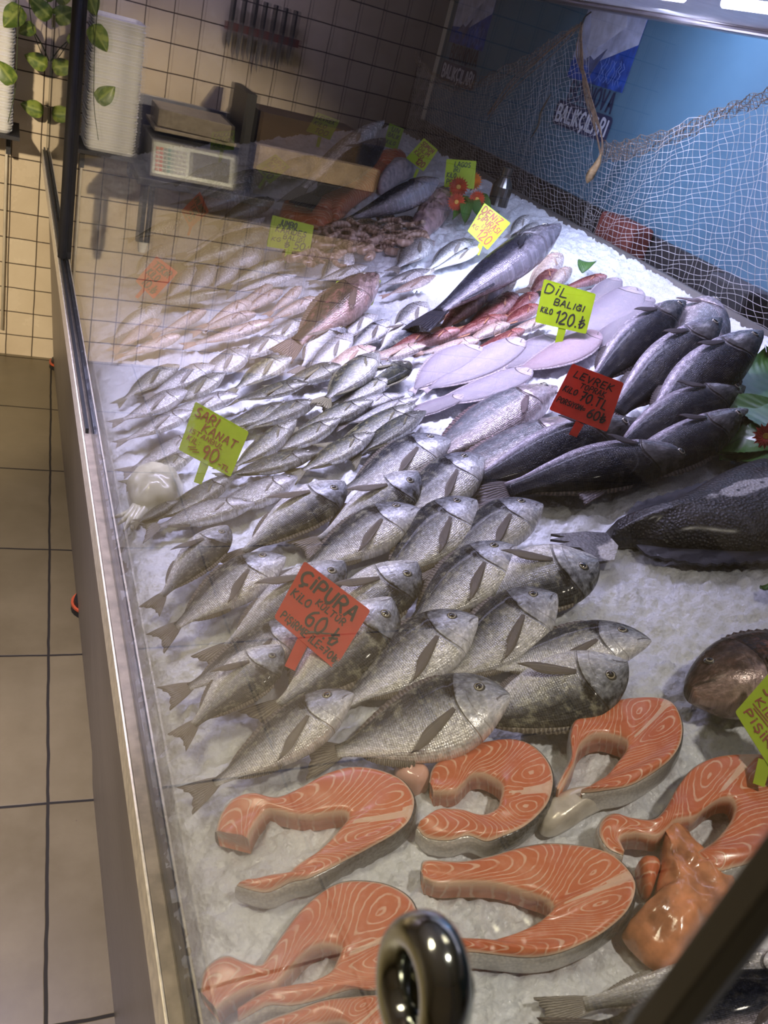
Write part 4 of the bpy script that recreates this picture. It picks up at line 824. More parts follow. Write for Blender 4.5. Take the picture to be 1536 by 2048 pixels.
steak(z5([(115, 690), (135, 655), (270, 655), (400, 632), (520, 600), (640, 576), (760, 583), (880, 615), (960, 675), (995, 750), (965, 850), (880, 930), (780, 990), (680, 1030), (560, 1042), (400, 1030), (290, 1020)]),
      z5([(125, 728), (180, 745), (270, 738), (380, 742), (480, 757), (560, 782), (620, 808), (650, 830), (652, 850), (640, 872), (610, 895), (560, 922), (500, 950), (430, 966), (380, 970), (330, 968), (280, 962)]), 'salmon steak lying flat with both flaps pointing left, bottom centre', 0.53, seed=1)
steak(z5([(672, 352), (700, 290), (732, 220), (726, 140), (745, 75), (800, 30), (880, 2), (980, -22), (1080, -22), (1150, 10), (1186, 85), (1180, 165), (1140, 235), (1060, 292), (960, 345), (860, 362), (775, 366)]),
      z5([(680, 360), (712, 310), (742, 255), (758, 200), (775, 165), (815, 138), (870, 130), (920, 142), (955, 165), (960, 185), (950, 210), (925, 245), (890, 285), (855, 312), (830, 328), (800, 345), (772, 362)]), 'highest salmon steak, with a broad band of black skin and a white flap', 0.55, thick=.03, H=.036, seed=2)
steak(z5([(150, 330), (165, 270), (215, 225), (285, 188), (380, 160), (480, 152), (570, 175), (632, 232), (656, 310), (640, 400), (590, 465), (520, 522), (440, 556), (380, 568), (310, 548), (230, 566), (140, 550), (98, 512)]),
      z5([(165, 368), (200, 372), (255, 366), (290, 330), (320, 300), (365, 296), (410, 310), (438, 335), (448, 365), (440, 400), (430, 432), (410, 452), (375, 458), (330, 452), (285, 440), (240, 432), (190, 434), (120, 485)]), 'salmon steak with crumpled pinkish flaps, between the two bigger left and top ones', 0.5, seed=3)
steak(z4([(428, 372), (455, 295), (515, 225), (600, 195), (720, 212), (850, 160), (960, 100), (1070, 65), (1180, 75), (1290, 120), (1350, 180), (1366, 240), (1340, 325), (1270, 392), (1160, 452), (1040, 512), (930, 570), (860, 602), (780, 612), (680, 655), (600, 652), (525, 630)]),
      z4([(580, 415), (600, 370), (630, 315), (670, 275), (730, 282), (800, 298), (880, 296), (950, 288), (1010, 285), (1045, 292), (1052, 310), (1042, 335), (1015, 372), (970, 420), (920, 460), (880, 490), (850, 510), (800, 540), (770, 560), (700, 575), (650, 590), (612, 600)]), 'salmon steak with a lamp glint on it, left, under the last bream', 0.55, seed=4)
steak(z4([(355, 1135), (380, 1030), (470, 965), (560, 992), (640, 1010), (685, 955), (745, 860), (820, 755), (900, 682), (980, 632), (1070, 607), (1200, 612), (1300, 652), (1365, 722), (1386, 832), (1350, 940), (1292, 1050), (1240, 1112), (1160, 1132), (1060, 1122), (900, 1170), (780, 1196), (680, 1196), (600, 1232), (530, 1268)]),
      z4([(430, 1222), (480, 1175), (560, 1130), (640, 1112), (700, 1100), (735, 1068), (770, 1030), (815, 980), (870, 935), (920, 915), (965, 912), (1005, 925), (1020, 942), (1015, 965), (1000, 992), (985, 1020), (960, 1050), (920, 1072), (870, 1088), (800, 1095), (740, 1106), (680, 1120), (640, 1140), (590, 1165), (535, 1205)]), 'lowest complete salmon steak on the left, with a twisted flap', 0.58, seed=5)
steak(z4([(470, 1420), (580, 1330), (700, 1262), (850, 1202), (1000, 1162), (1150, 1147), (1235, 1170), (1282, 1260), (1270, 1400), (1150, 1500), (900, 1560), (650, 1600)]),
      z4([(560, 1450), (660, 1390), (760, 1335), (850, 1300), (940, 1285), (1020, 1282), (1080, 1320), (1080, 1360), (1040, 1400), (960, 1435), (850, 1470), (700, 1520)]), 'salmon steak cut off by the lower edge of the view, left of the chrome ring', 0.55, seed=6)
steak(z5([(945, 625), (880, 598), (845, 540), (862, 482), (910, 455), (980, 476), (1065, 482), (1118, 432), (1170, 342), (1232, 270), (1320, 226), (1420, 210), (1530, 215), (1620, 250), (1680, 330), (1684, 430), (1640, 520), (1560, 600), (1480, 650), (1400, 672), (1330, 686), (1250, 622)]),
      z5([(950, 612), (938, 590), (930, 565), (945, 545), (990, 540), (1040, 545), (1085, 545), (1120, 520), (1150, 492), (1190, 482), (1240, 468), (1290, 430), (1340, 402), (1385, 400), (1402, 420), (1400, 450), (1385, 490), (1360, 525), (1325, 560), (1295, 585), (1275, 600), (1252, 612)]), 'salmon steak at the right edge with a thin curled flap', 0.55, H=.034, seed=7)
M_TRIM = simple('salmon_trim_flesh', (0.64, 0.25, 0.12), 0.22, 0.0, 0.30, 38, 1.0, Coat_Weight=0.8)
def chunk(name, pts, lab, th, mat, **k):
    o = pillow(name, pts, 0.006, th, mat, **k); return tag(o, lab, 'salmon piece')
def uvphase(o, f=9.0):
    l = o.data.uv_layers[0].data; co = np.array([tuple(v.co) for v in o.data.vertices]); idx = np.array([l_.vertex_index for l_ in o.data.loops]); c0 = co.mean(0)
    u = (co[:, 0]-c0[0])*f*4 + (co[:, 1]-c0[1])*f*7; uv = np.stack([u, np.full(len(u), .6)], -1)
    o.data.uv_layers[0].data.foreach_set('uv', uv[idx].astype(np.float32).ravel())
ck = chunk('salmon_trimming', z5([(1125, 470), (1160, 510), (1250, 605), (1330, 690), (1412, 762), (1385, 840), (1300, 950), (1220, 1052), (1150, 1120), (1060, 1102), (960, 1010), (940, 950), (1010, 885), (1060, 820), (1085, 700), (1095, 560), (1085, 520)]), 'glistening wedge of salmon trimmings beside the dark diagonal strip', 0.026, M_TRIM, rough=0.005, n=90)
ck = chunk('salmon_flap', z5([(992, 690), (1020, 662), (1070, 668), (1092, 700), (1075, 750), (1050, 810), (1020, 800), (1000, 750)]), 'small pale salmon flap left of the glistening wedge', 0.022, M_SAL, rough=0.002, n=40); uvphase(ck, 14)
ck = chunk('salmon_flap', z5([(0, 300), (40, 278), (110, 282), (150, 305), (150, 350), (110, 385), (50, 375), (10, 345)]), 'pink rolled belly flap joining two salmon steaks', 0.024, M_MEMB, rough=0.003, n=40)
# white belly skin flap under the highest steak
fl = pillow('belly_skin_flap', z5([(585, 455), (640, 420), (720, 385), (860, 368), (980, 355), (1060, 320), (1010, 375), (900, 420), (800, 470), (740, 510), (660, 552), (605, 548), (590, 500)]), 0.004, 0.020, simple('belly_skin', (0.66, 0.60, 0.52), 0.3, 0.2, 0.08, 90, 0.4, Coat_Weight=0.4), n=60)
tag(fl, 'white scaly belly skin flap hanging below the highest salmon steak', 'salmon piece')
# salmon sides at the far end
SF = 'orange salmon sides at the back end'
for pts, th, lab in [([(565, 410), (600, 398), (660, 388), (690, 395), (672, 425), (655, 450), (610, 452), (560, 440)], .03, 'broad orange salmon side just above the yellow shrimp sign'),
                     ([(640, 415), (680, 392), (700, 372), (728, 352), (748, 325), (775, 318), (790, 335), (770, 360), (740, 385), (705, 410), (670, 440)], .035, 'narrow orange salmon side leading up to the back'),
                     ([(745, 328), (770, 322), (800, 318), (815, 325), (790, 345), (760, 345)], .045, 'small end of an orange salmon side by the brown-lettered sign')]:
    o = pillow('salmon_fillet', pts, 0.01, th, M_SAL, rough=0.003, n=60); uvphase(o, 8); tag(o, lab, 'salmon side', SF)
o = pillow('belly_skin_flap', [(778, 345), (790, 332), (812, 330), (828, 338), (800, 352), (770, 375), (755, 372)], .02, .04, simple('white_flesh', (0.62, 0.52, 0.52), .3, 0, .2, 60, .4), n=40); tag(o, 'pale folded piece between the orange side and the dark salmon half', 'salmon piece')
# partly seen fish at the right and lower edges
hd = place_fish('carp', 'grouper', 'grouper', (1376, 1385), (1760, 1270), 'R', .04, .03, 'mottled fish head partly behind the yellow sign at the right edge', None, 0, 0, fat=1.35)
place_fish('salmon_trout', 'bass', 'silver', (1640, 1905), (1075, 2030), 'R', .012, .008, 'white-bellied fish along the lower edge with a dark tail fin', None, 0, 20, fat=.6)
place_fish('salmon_trout', 'bass', 'bass', (1700, 1960), (1090, 2090), 'L', .012, .008, 'scaly grey fish below the white-bellied one at the lower edge', None, 0, 10, fat=.9)
# ------------------------------------------------------------------ price signs with marker handwriting
GLY = {'Ğ': '3.2,4.6 2,5 .4,4 0,2.2 1,.2 2.6,0 3.4,1 3.4,2.4 2,2.4;.8,6.4 1.8,5.8 2.8,6.4', 'J': '3,6 3,1.4 2,0 .4,.6', 'A': '0,0 1.6,6 2.2,6 3.6,0;.7,2.2 3,2.2', 'B': '0,0 0,6 2.2,6 3,5 2.2,3.2 0,3.2;2.2,3.2 3.4,2 2.6,0 0,0', 'C': '3.2,5.4 2,6 .6,5 0,3 .6,.8 2,0 3.4,.6',
 'Ç': '3.2,5.6 2,6 .6,5 0,3 .6,1 2,.2 3.4,.8;1.8,0 2.2,-1 1.2,-1.8', 'D': '0,0 0,6 2,5.8 3.4,4 3.2,1.6 2,.2 0,0', 'E': '3.2,6 .2,6 0,0 3.2,0;0,3 2.6,3', 'F': '3.2,6 0,6 0,0;0,3 2.6,3',
 'G': '3.2,5.4 2,6 .4,4.8 0,2.6 1,.2 2.6,0 3.4,1 3.4,2.6 2,2.6', 'H': '0,0 0,6;3.2,0 3.2,6;0,3 3.2,3', 'I': '.4,0 .6,6', 'İ': '.4,0 .6,4.4;.7,6 .75,6.3', 'K': '0,0 .4,6;3.2,6 .3,2.8 3.4,0', 'L': '.4,6 0,0 3,0',
 'M': '0,0 .5,6 2,2.4 3.6,6 4,0', 'N': '0,0 .4,6 3,0 3.4,6', 'O': '1.8,6 .4,5 0,2.6 .8,.4 2,0 3.2,1.2 3.5,3.4 2.8,5.4 1.8,6', 'Ö': '1.8,5 .4,4 0,2 1,.2 2.2,0 3.4,1.6 3,4 1.8,5;1,6.4 1.05,6.6;2.6,6.4 2.65,6.6', 'P': '0,0 .3,6 2.4,6 3.3,4.8 2.6,3.2 .2,2.8',
 'R': '0,0 .3,6 2.4,6 3.2,4.8 2.4,3.2 .2,3;1.4,3 3.4,0', 'S': '3,5.4 1.8,6 .5,5 .8,3.6 2.6,2.6 3,1.2 2,0 .2,.5', 'Ş': '3,5.4 1.8,6 .5,5 .8,3.6 2.6,2.6 3,1.2 2,0 .2,.5;1.5,-.3 1.7,-1.4', 'T': '0,6 4,6;2,6 1.8,0', 'U': '0,6 .2,1.4 1.4,0 2.8,1 3.4,6', 'Ü': '0,4.8 .2,1.2 1.4,0 2.8,1 3.4,4.8;1,6.2 1.05,6.5;2.6,6.2 2.65,6.5',
 'V': '0,6 1.6,0 3.4,6', 'Y': '0,6 1.6,3.2 3.4,6;1.6,3.2 1.4,0', 'Z': '0,6 3.2,6 0,0 3.4,0', '0': '1.8,6 .4,5 0,2.6 .8,.4 2,0 3.2,1.2 3.5,3.4 2.8,5.4 1.8,6', '1': '0,4.6 1.6,6 1.4,0', '2': '.2,4.8 1.4,6 3,5 2.6,3 0,0 3.4,.2', '3': '.2,5.6 2,6 3,4.8 1.4,3.2 3,2 2.4,.3 .2,.3',
 '5': '3.2,6 .8,6 .4,3.4 2.2,3.8 3.2,2 2.2,.2 .2,.3', '6': '2.8,6 1,4.4 0,2 1,.2 2.6,.2 3.2,1.8 2.2,3.2 .4,2.4', '7': '0,6 3.2,6 1.2,0;.8,3 2.8,3.2', '9': '3,4.6 1.8,6 .4,5 .6,3.4 2.2,3 3,4.6 2.4,0', '4': '2,6 0,2.2 3.4,2.2;2.4,4 2.2,0',
 '.': '.3,.2 .7,.2', '=': '0,3.6 3,3.6;0,1.8 3,1.8', '-': '0,3 2.4,3', ':': '.4,4 .5,4.2;.4,1 .5,1.2', '₺': '.8,6 .8,0 2.4,.3 3.4,2.4;0,3 2.6,4.4;0,1.6 2.6,3', '_': '0,0 6,0', '/': '0,0 2.4,4'}
def strokes(text, slant=0.12):
    x = 0; out = []
    for ch in text:
        if ch == ' ': x += 2.6; continue
        gl_ = GLY.get(ch, GLY['I']); mxx = 0; jy = random.uniform(-.25, .25)
        for st in gl_.split(';'):
            P = [tuple(map(float, q.split(','))) for q in st.split()]; mxx = max(mxx, max(p[0] for p in P))
            P = [(x+p[0]+p[1]*slant+random.uniform(-.12, .12), p[1]+jy+random.uniform(-.12, .12)) for p in P]
            out.append([(p.x, p.y) for p in cr([(a, b_, 0) for a, b_ in P], max(4, len(P)*3))] if len(P) > 3 and ch in 'BCÇDGOÖPRSŞUÜ02356 9' else P)
        x += mxx + 1.5
    return out, x-1.5
def ribbon(b, P, w_, f, lift):
    """flat pen stroke on a surface given by f(s, t) -> point and its normal"""
    for i in range(len(P)-1):
        (x0, y0), (x1, y1) = P[i], P[i+1]; dx, dy = x1-x0, y1-y0; L = math.hypot(dx, dy) or 1e-6; nx_, ny_ = -dy/L*w_/2, dx/L*w_/2; ex, ey = dx/L*w_*.35, dy/L*w_*.35
        q = [(x0-ex+nx_, y0-ey+ny_), (x0-ex-nx_, y0-ey-ny_), (x1+ex-nx_, y1+ey-ny_), (x1+ex+nx_, y1+ey+ny_)]
        b.add([f(a, c_, lift+0.00002*i) for a, c_ in q], [(0, 1, 2, 3)])
def signmat(name, col):
    g = G(name); nz = g.noise(g.coord(), 35, 4); c_ = g.ramp(nz, [(0.3, tuple(x*.88 for x in col)), (0.7, col)]); p = g.pr(c_, 0.4); t = g.node('ShaderNodeBsdfTranslucent'); g.l.new(c_, t.inputs[0])
    m = g.node('ShaderNodeMixShader'); m.inputs[0].default_value = 0.45; g.l.new(p.outputs[0], m.inputs[1]); g.l.new(t.outputs[0], m.inputs[2]); g.l.new(m.outputs[0], g.out.inputs[0]); return g.m
M_RED = signmat('red_sign_plastic', (0.95, 0.12, 0.07)); M_YEL = signmat('yellow_sign_plastic', (0.60, 0.78, 0.03)); M_GRN = signmat('green_sign_plastic', (0.30, 0.55, 0.02))
M_INK = simple('black_ink', (0.022, 0.018, 0.016), 0.5); M_INKR = simple('brown_red_ink', (0.26, 0.045, 0.015), 0.5); M_INKG = simple('dark_green_ink', (0.012, 0.05, 0.018), 0.5)
def sign(corners, stem, lines, mat, ink, label, h=None, depth=None, marks=()):
    """corners: top left, top right, bottom right, bottom left; stem: (top pixel, foot pixel)"""
    foot = at(*stem[1], 0.012); N = (CAM-foot).normalized(); N = Vector((N.x, N.y, N.z*1.35)).normalized()
    if depth: foot = foot + (CAM-foot).normalized()*depth
    C_ = [onplane(x, y, foot, N) for x, y in corners]
    f = lambda s_, t_, z=0.0: (C_[3]*(1-s_)*(1-t_) + C_[2]*s_*(1-t_) + C_[1]*s_*t_ + C_[0]*(1-s_)*t_) + N*z
    wid = ((C_[1]-C_[0]).length + (C_[2]-C_[3]).length)/2; hei = ((C_[0]-C_[3]).length + (C_[1]-C_[2]).length)/2
    r = 0.035; q = []
    for (cx, cy, a0) in ((1-r, 1-r, 0), (r, 1-r, 90), (r, r, 180), (1-r, r, 270)):
        for k in range(4): a = math.radians(a0+k*30); q.append((cx+r*math.cos(a), cy+r*math.sin(a)))
    e = empty('price_sign', foot); tag(e, label, 'price sign')
    b = MB(); b.prism([f(s_, t_, 0.0) for s_, t_ in q], -N*0.0016); b.build('board', mat, e)
    # raised rim
    b = MB()
    for i in range(len(q)):
        (x0, y0), (x1, y1) = q[i], q[(i+1) % len(q)]; k = .965
        ins = lambda x, y: (0.5+(x-.5)*k, 0.5+(y-.5)*k)
        b.add([f(x0, y0, .0004), f(x1, y1, .0004), f(*ins(x1, y1), .0004), f(*ins(x0, y0), .0004)], [(0, 1, 2, 3)])
    b.build('rim', mat, e)
    st = onplane(*stem[0], foot, N); d = (foot-st); sdv = d.cross(N).normalized()*(wid*0.075)
    b = MB(); b.prism([st+sdv-N*.0008, st-sdv-N*.0008, foot-sdv*.9+d*.25-N*.0008, foot+sdv*.9+d*.25-N*.0008], -N*0.0016); b.build('stem', mat, e)
    b = MB()
    for text, s0, t0, hh, w_, *rest in lines:
        S_, W_ = strokes(text); sx = w_/W_; sy = hh/6; pen = (rest[0] if rest else 0.16)*hh*hei; sh = rest[1] if len(rest) > 1 else 0.0
        for P in S_:
            PP = [((s0 + px*sx)*wid, (t0 + py*sy + sh*px*sx)*hei) for px, py in P]
            ribbon(b, PP, pen, lambda a, c_, z: f(a/wid, c_/hei, z), 0.0006)
    for P, pen in marks: ribbon(b, [(a*wid, c_*hei) for a, c_ in P], pen*hei, lambda a, c_, z: f(a/wid, c_/hei, z), 0.0006)
    b.build('lettering', ink, e); return e
sign([(609, 1122), (741, 1221), (669, 1339), (548, 1235)], ((607, 1280), (585, 1325)),
     [('ÇİPURA', .06, .70, .21, .80, .20), ('KÜLTÜR', .38, .56, .10, .42, .2), ('KİLO', .05, .44, .12, .27, .2), ('60.₺', .36, .24, .26, .48, .13), ('PİŞİRME İLE=70₺', .07, .07, .11, .88, .2)],
     M_RED, M_INK, 'big red sign with black writing for breams, 60 lira', depth=.05)
sign([(1145, 727), (1248, 766), (1214, 864), (1098, 819)], ((1160, 845), (1142, 878)),
     [('LEVREK', .12, .76, .13, .72, .2), ('TOPRAK', .30, .61, .10, .46, .2), ('KİLO', .06, .44, .11, .24, .2), ('70.TL', .38, .38, .18, .46, .17), ('PORSİYON=', .05, .20, .10, .48, .2), ('60₺', .60, .13, .18, .30, .17)],
     M_RED, M_INK, 'red sign with black writing for farmed sea bass, 70 lira', depth=.10)
sign([(391, 803), (498, 864), (461, 954), (357, 899)], ((410, 925), (398, 958)),
     [('SARI', .06, .75, .18, .40, .17), ('KANAT', .26, .54, .16, .62, .17), ('İSTANBUL', .07, .41, .09, .62, .2), ('KİL:', .07, .25, .10, .22, .2), ('90', .38, .08, .27, .28, .13), ('-TL', .72, .06, .10, .20, .22)],
     M_YEL, M_INKR, 'yellow sign with brown-red writing for bluefish, 90 lira', depth=.05, marks=[([(.14, .14), (.26, .20)], .02), ([(.18, .11), (.30, .17)], .02), ([(.24, .09), (.34, .14)], .02)])
sign([(1088, 558), (1192, 588), (1172, 668), (1070, 644)], ((1125, 655), (1118, 682)),
     [('DİL', .06, .72, .20, .42, .15), ('BALIĞI', .28, .50, .14, .56, .2), ('KİLO', .06, .26, .12, .22, .22), ('120.₺', .36, .10, .28, .56, .13)], M_YEL, M_INK, 'yellow sign with black writing for sole, 120 lira', depth=.04)
sign([(969, 406), (1021, 446), (975, 500), (935, 462)], ((962, 488), (956, 505)),
     [('DENİZ', .06, .74, .20, .70, .2), ('ÇİPURASI', .06, .52, .17, .84, .2), ('LİDAKİ', .34, .38, .11, .40, .2), ('KG', .06, .20, .13, .2, .2), ('120', .36, .08, .28, .50, .15)], M_YEL, M_INKR, 'yellow sign with brown-red writing for wild bream, 120, by the flowers', depth=.05)
sign([(545, 430), (628, 451), (619, 506), (533, 493)], ((578, 500), (574, 520)),
     [('JUMBO', .18, .74, .18, .42, .2), ('KARİDES', .14, .52, .18, .70, .2), ('BALIĞI', .34, .34, .13, .48, .2), ('KG', .08, .22, .12, .2, .2), ('₺ 50', .40, .06, .24, .46, .17)], M_YEL, M_INKG, 'yellow sign with green-black writing for shrimps, 50', depth=.05)
sign([(893, 318), (953, 322), (948, 378), (888, 374)], ((905, 376), (903, 392)),
     [('LAGOS', .28, .76, .16, .52, .2), ('İRİ', .26, .56, .16, .2, .2), ('KİLO', .06, .36, .16, .3, .2), ('PORS', .06, .12, .16, .4, .2)], M_YEL, M_INKG, 'yellow sign partly hidden by the red flowers', depth=.05)
sign([(848, 276), (876, 300), (847, 343), (812, 316)], ((836, 338), (830, 352)),
     [('SOMON', .1, .74, .17, .75, .2), ('DİLİM', .16, .54, .15, .6, .2), ('KİLO', .1, .34, .15, .5, .2), ('120', .45, .08, .22, .4, .2)], M_YEL, M_INKR, 'yellow sign with brown-red writing beside the square-cut dark salmon half', depth=.05)
sign([(779, 246), (808, 258), (794, 300), (766, 292)], ((785, 298), (784, 312)),
     [('UN', .25, .72, .2, .5, .2), ('BALIK', .12, .46, .17, .75, .2), ('KİLO', .14, .16, .16, .6, .2)], M_GRN, M_INKG, 'green-yellow sign furthest at the back, behind the upright pale tail', depth=.05)
sign([(634, 224), (680, 241), (660, 280), (612, 262)], ((640, 274), (636, 290)),
     [('LEVREK', .1, .72, .17, .75, .2), ('KİLO', .12, .42, .17, .5, .2), ('100', .3, .1, .22, .5, .2)], M_GRN, M_INKG, 'green sign in front of the reflected wooden board', depth=.05)
sign([(551, 308), (581, 334), (540, 368), (510, 334)], ((530, 356), (520, 372)),
     [('ÇUPRA', .1, .72, .17, .75, .2), ('BALIK', .2, .45, .17, .6, .2), ('120', .2, .1, .24, .6, .2)], M_GRN, M_INKG, 'green sign tilted in a diamond, left back of the orange salmon sides', depth=.05)
sign([(424, 264), (470, 260), (468, 300), (420, 300)], ((444, 300), (440, 322)),
     [('KALKAN', .1, .70, .18, .8, .2), ('BALIĞI', .2, .42, .17, .65, .2), ('KİLO', .1, .12, .18, .5, .2)], M_GRN, M_INKG, 'green sign reading against the reflected scale, leftmost at the back', depth=.05)
sign([(400, 383), (418, 423), (380, 458), (362, 422)], ((384, 446), (378, 466)),
     [('PALAMUT', .1, .66, .2, .8, .2), ('TANE', .2, .4, .18, .5, .2), ('25', .3, .1, .24, .4, .2)], M_RED, M_INK, 'upper of the two faint red signs seen through the wall reflection', depth=.05)
sign([(313, 512), (356, 545), (307, 598), (271, 562)], ((288, 578), (276, 592)),
     [('TEKİR', .14, .68, .2, .7, .2), ('KİLO', .12, .40, .2, .5, .2), ('80.₺', .25, .08, .24, .6, .2)], M_RED, M_INK, 'lower of the two faint red signs seen through the wall reflection', depth=.05)
sign([(673, 562), (762, 560), (745, 610), (655, 640)], ((672, 640), (668, 652)),
     [('G', .1, .5, .2, .2, .2)], M_YEL, M_INKG, 'yellow sign mostly hidden behind the open-mouthed grouper', depth=.0)
sign([(1538, 1346), (1650, 1440), (1580, 1600), (1470, 1424)], ((1530, 1520), (1520, 1560)),
     [('SOMON', .08, .68, .24, .85, .13), ('KİLO', .10, .44, .13, .40, .18), ('100', .6, .3, .3, .35, .15), ('PİŞİRME', .08, .14, .13, .7, .2)], M_YEL, M_INKR, 'yellow sign with brown-red writing cut by the right edge', depth=.045, marks=[([(.10, .38), (.50, .40)], .022), ([(.14, .34), (.54, .35)], .022)])

# ------------------------------------------------------------------ leaves and flowers
g = G('broad_leaf'); s = g.sep(g.node('ShaderNodeUVMap').outputs[0]); nz = g.noise(g.coord(), 20, 4)
vein = g.M('SINE', g.M('ADD', g.M('MULTIPLY', s[0], 60), g.M('MULTIPLY', g.M('ABSOLUTE', g.M('SUBTRACT', s[1], .5)), -40)))
mid_ = g.M('SUBTRACT', 1.0, g.step(g.M('ABSOLUTE', g.M('SUBTRACT', s[1], .5)), .004, .014))
col = g.mix(g.step(nz, .3, .7), (0.030, 0.095, 0.016), (0.065, 0.16, 0.030)); col = g.mix(g.M('MULTIPLY', g.step(vein, .7, 1.0), .35), col, (0.10, 0.20, 0.05)); col = g.mix(mid_, col, (0.02, 0.05, 0.015))
g.pr(col, 0.35, 0, g.bump(vein, .25, .001), Coat_Weight=.3); M_LEAF = g.m
def big_leaf(tip, base, wid, label, h=0.03, curl=0.02, serr=True, roll=0.0):
    a = at(*tip, h); b_ = at(*base, h+0.01); X_ = (a-b_); L = X_.length; X_.normalize(); Yv = BN.cross(X_).normalized(); Yv = (Matrix.Rotation(math.radians(roll), 3, X_) @ Yv); Zv = X_.cross(Yv)
    V = []; UV = []; F = []; n, m = 60, 13
    for sd_ in (1, -1):
        for i in range(n):
            t = i/(n-1); wv = wid*math.sin(math.pi*min(1, t*1.02+.02)**.75)**.8 if t < 1 else 0.001; wv = max(wv, .001)*(1+(0.035 if serr and i % 2 else 0))
            for j in range(m):
                q = j/(m-1)*2-1; V.append(b_ + X_*(L*t) + Yv*(wv*q) + Zv*(curl*(q*q-0.3) + 0.012*math.sin(t*5) + sd_*.0006)); UV.append((t, (q+1)/2))
    N = n*m
    for i in range(n-1):
        for j in range(m-1): k = i*m+j; F.append((k, k+1, k+m+1, k+m)); F.append((N+k, N+k+m, N+k+m+1, N+k+1))
    o = obj('green_leaf', mesh('green_leaf', V, F, UV), M_LEAF); return tag(o, label, 'leaf', 'broad green leaves at the right edge')
big_leaf((1402, 896), (1600, 838), .075, 'broad green leaf pointing left onto the ice, dark midrib', h=.035, curl=.015)
big_leaf((1530, 690), (1600, 880), .075, 'broad green leaf standing up beside the gaping sea bass', h=.05, curl=.02, roll=-20)
big_leaf((1440, 905), (1590, 890), .05, 'lower green leaf resting just above the black flat fish', h=.03, curl=.008)
big_leaf((1520, 1160), (1600, 1180), .02, 'tiny bit of green leaf at the right edge below the black fish', h=.02, curl=.004)
M_PET = simple('petal', (0.40, 0.045, 0.012), .5, 0, .2, 60); M_PETY = simple('petal_orange', (0.62, 0.17, 0.02), .5, 0, .2, 60); M_CTR = simple('flower_centre', (0.55, 0.30, 0.04), .6, 0, .2, 200); M_PRED = simple('petal_red', (0.42, 0.02, 0.015), .45, 0, .2, 60)
def flower(p, r, N, mat, label, petals=20, grp='red and orange flowers at the back of the bed'):
    e = empty('flower', p); tag(e, label, 'flower', grp); N = Vector(N).normalized(); U = N.orthogonal().normalized(); W = N.cross(U)
    b = MB()
    for ring in range(3):
        for k in range(petals):
            a = 2*math.pi*(k+ring*.5)/petals; d = U*math.cos(a)+W*math.sin(a); s_ = N.cross(d); l = r*(1-ring*.2); up = .15+.28*ring
            b.add([p+d*l*.15+N*.001*ring, p+d*l*.6+s_*l*.14+N*l*up*.6, p+d*l+N*l*up*.7, p+d*l*.6-s_*l*.14+N*l*up*.6, p+d*l*.6+N*l*(up*.6-.05)], [(0, 4, 1), (1, 4, 2), (2, 4, 3), (3, 4, 0)])
    b.build('petals', mat, e)
    b = MB(); V = []; b.tube([p+N*0.0, p+N*r*.25], [r*.3, r*.2], 14); b.build('centre', M_CTR, e)
    MB().tube(cr([p, p-N*.02, p-N*.03-Vector((0, 0, .03))], 6), .0016, 6).build('stem', M_LEAF, e)
for (x, y), r, m_, lab in [((917, 374), .030, M_PET, 'upper left dark red daisy hiding the corner of a yellow sign'), ((946, 362), .028, M_PETY, 'orange daisy, topmost and right in the bunch'), ((913, 404), .026, M_PET, 'lower left dim red daisy in the bunch'), ((954, 398), .024, M_PET, 'lower right dim red daisy in the bunch'), ((930, 350), .020, M_PET, 'small red daisy between the two upper ones')]:
    flower(at(x, y, .06), r, (CAM-at(x, y, .06)), m_, lab)
flower(at(1532, 872, .075), .020, (CAM-at(1532, 872, .07)), M_PRED, 'bright red flower on the green leaf at the right edge', 14, None)
for k, (t_, b0) in enumerate([((905, 430), (940, 395)), ((965, 430), (935, 400)), ((985, 420), (950, 392)), ((930, 440), (935, 400))]):
    l = big_leaf(t_, b0, .018, ['small dark leaf under the flowers, leftmost', 'small dark leaf under the flowers, lower right', 'small dark leaf under the flowers, upper right', 'small dark leaf under the flowers, lowest'][k], h=.04, curl=.004, serr=False); l['group'] = 'small dark leaves under the flowers'
l = big_leaf((1185, 515), (1165, 545), .02, 'dark leaves behind the pink mullets', h=.03, curl=.004, serr=False); l['group'] = 'small dark leaves at the back edge'
# bottle-like jar behind the flowers
jp = at(994, 410, .03); jr = MB().tube([jp, jp+Vector((0, 0, .05)), jp+Vector((0, 0, .075)), jp+Vector((0, 0, .10))], [.028, .028, .014, .014], 20).build('glass_jar', simple('dark_glass', (0.03, 0.028, 0.024), .08), smooth=False); tag(jr, 'small dark jar standing behind the wild bream sign', 'jar')

# ------------------------------------------------------------------ canopy with tube lamps
cn = empty('canopy', (0.95, 1.6, 1.68)); tag(cn, 'stainless overhead canopy with bright lamps above the back of the bed', 'canopy')
b = MB(); b.box((0.62, -0.5, 1.684), (1.22, 3.0, 1.72)); b.build('cover', simple('canopy_enamel', (0.72, 0.70, 0.74), .3, 0.1), cn, bevel=.003)
b = MB(); b.box((1.19, -0.5, 1.672), (1.225, 3.0, 1.686)); b.tube([(1.185, -0.5, 1.676), (1.185, 3.0, 1.676)], .006, 10); b.build('back_lip', simple('lip_steel', (0.42, 0.38, 0.40), .3, 0.9), cn)
g = G('lamp_glow'); em = g.node('ShaderNodeEmission'); em.inputs[0].default_value = (0.80, 0.76, 1.0, 1); em.inputs[1].default_value = 5.0; g.l.new(em.outputs[0], g.out.inputs[0]); M_GLOW = g.m
b = MB()
for y in (0.15, 1.3): b.tube([(0.83, y, 1.665), (0.83, y+1.05, 1.665)], .008, 10)
b.build('lamp_tube', M_GLOW, cn, smooth=True)

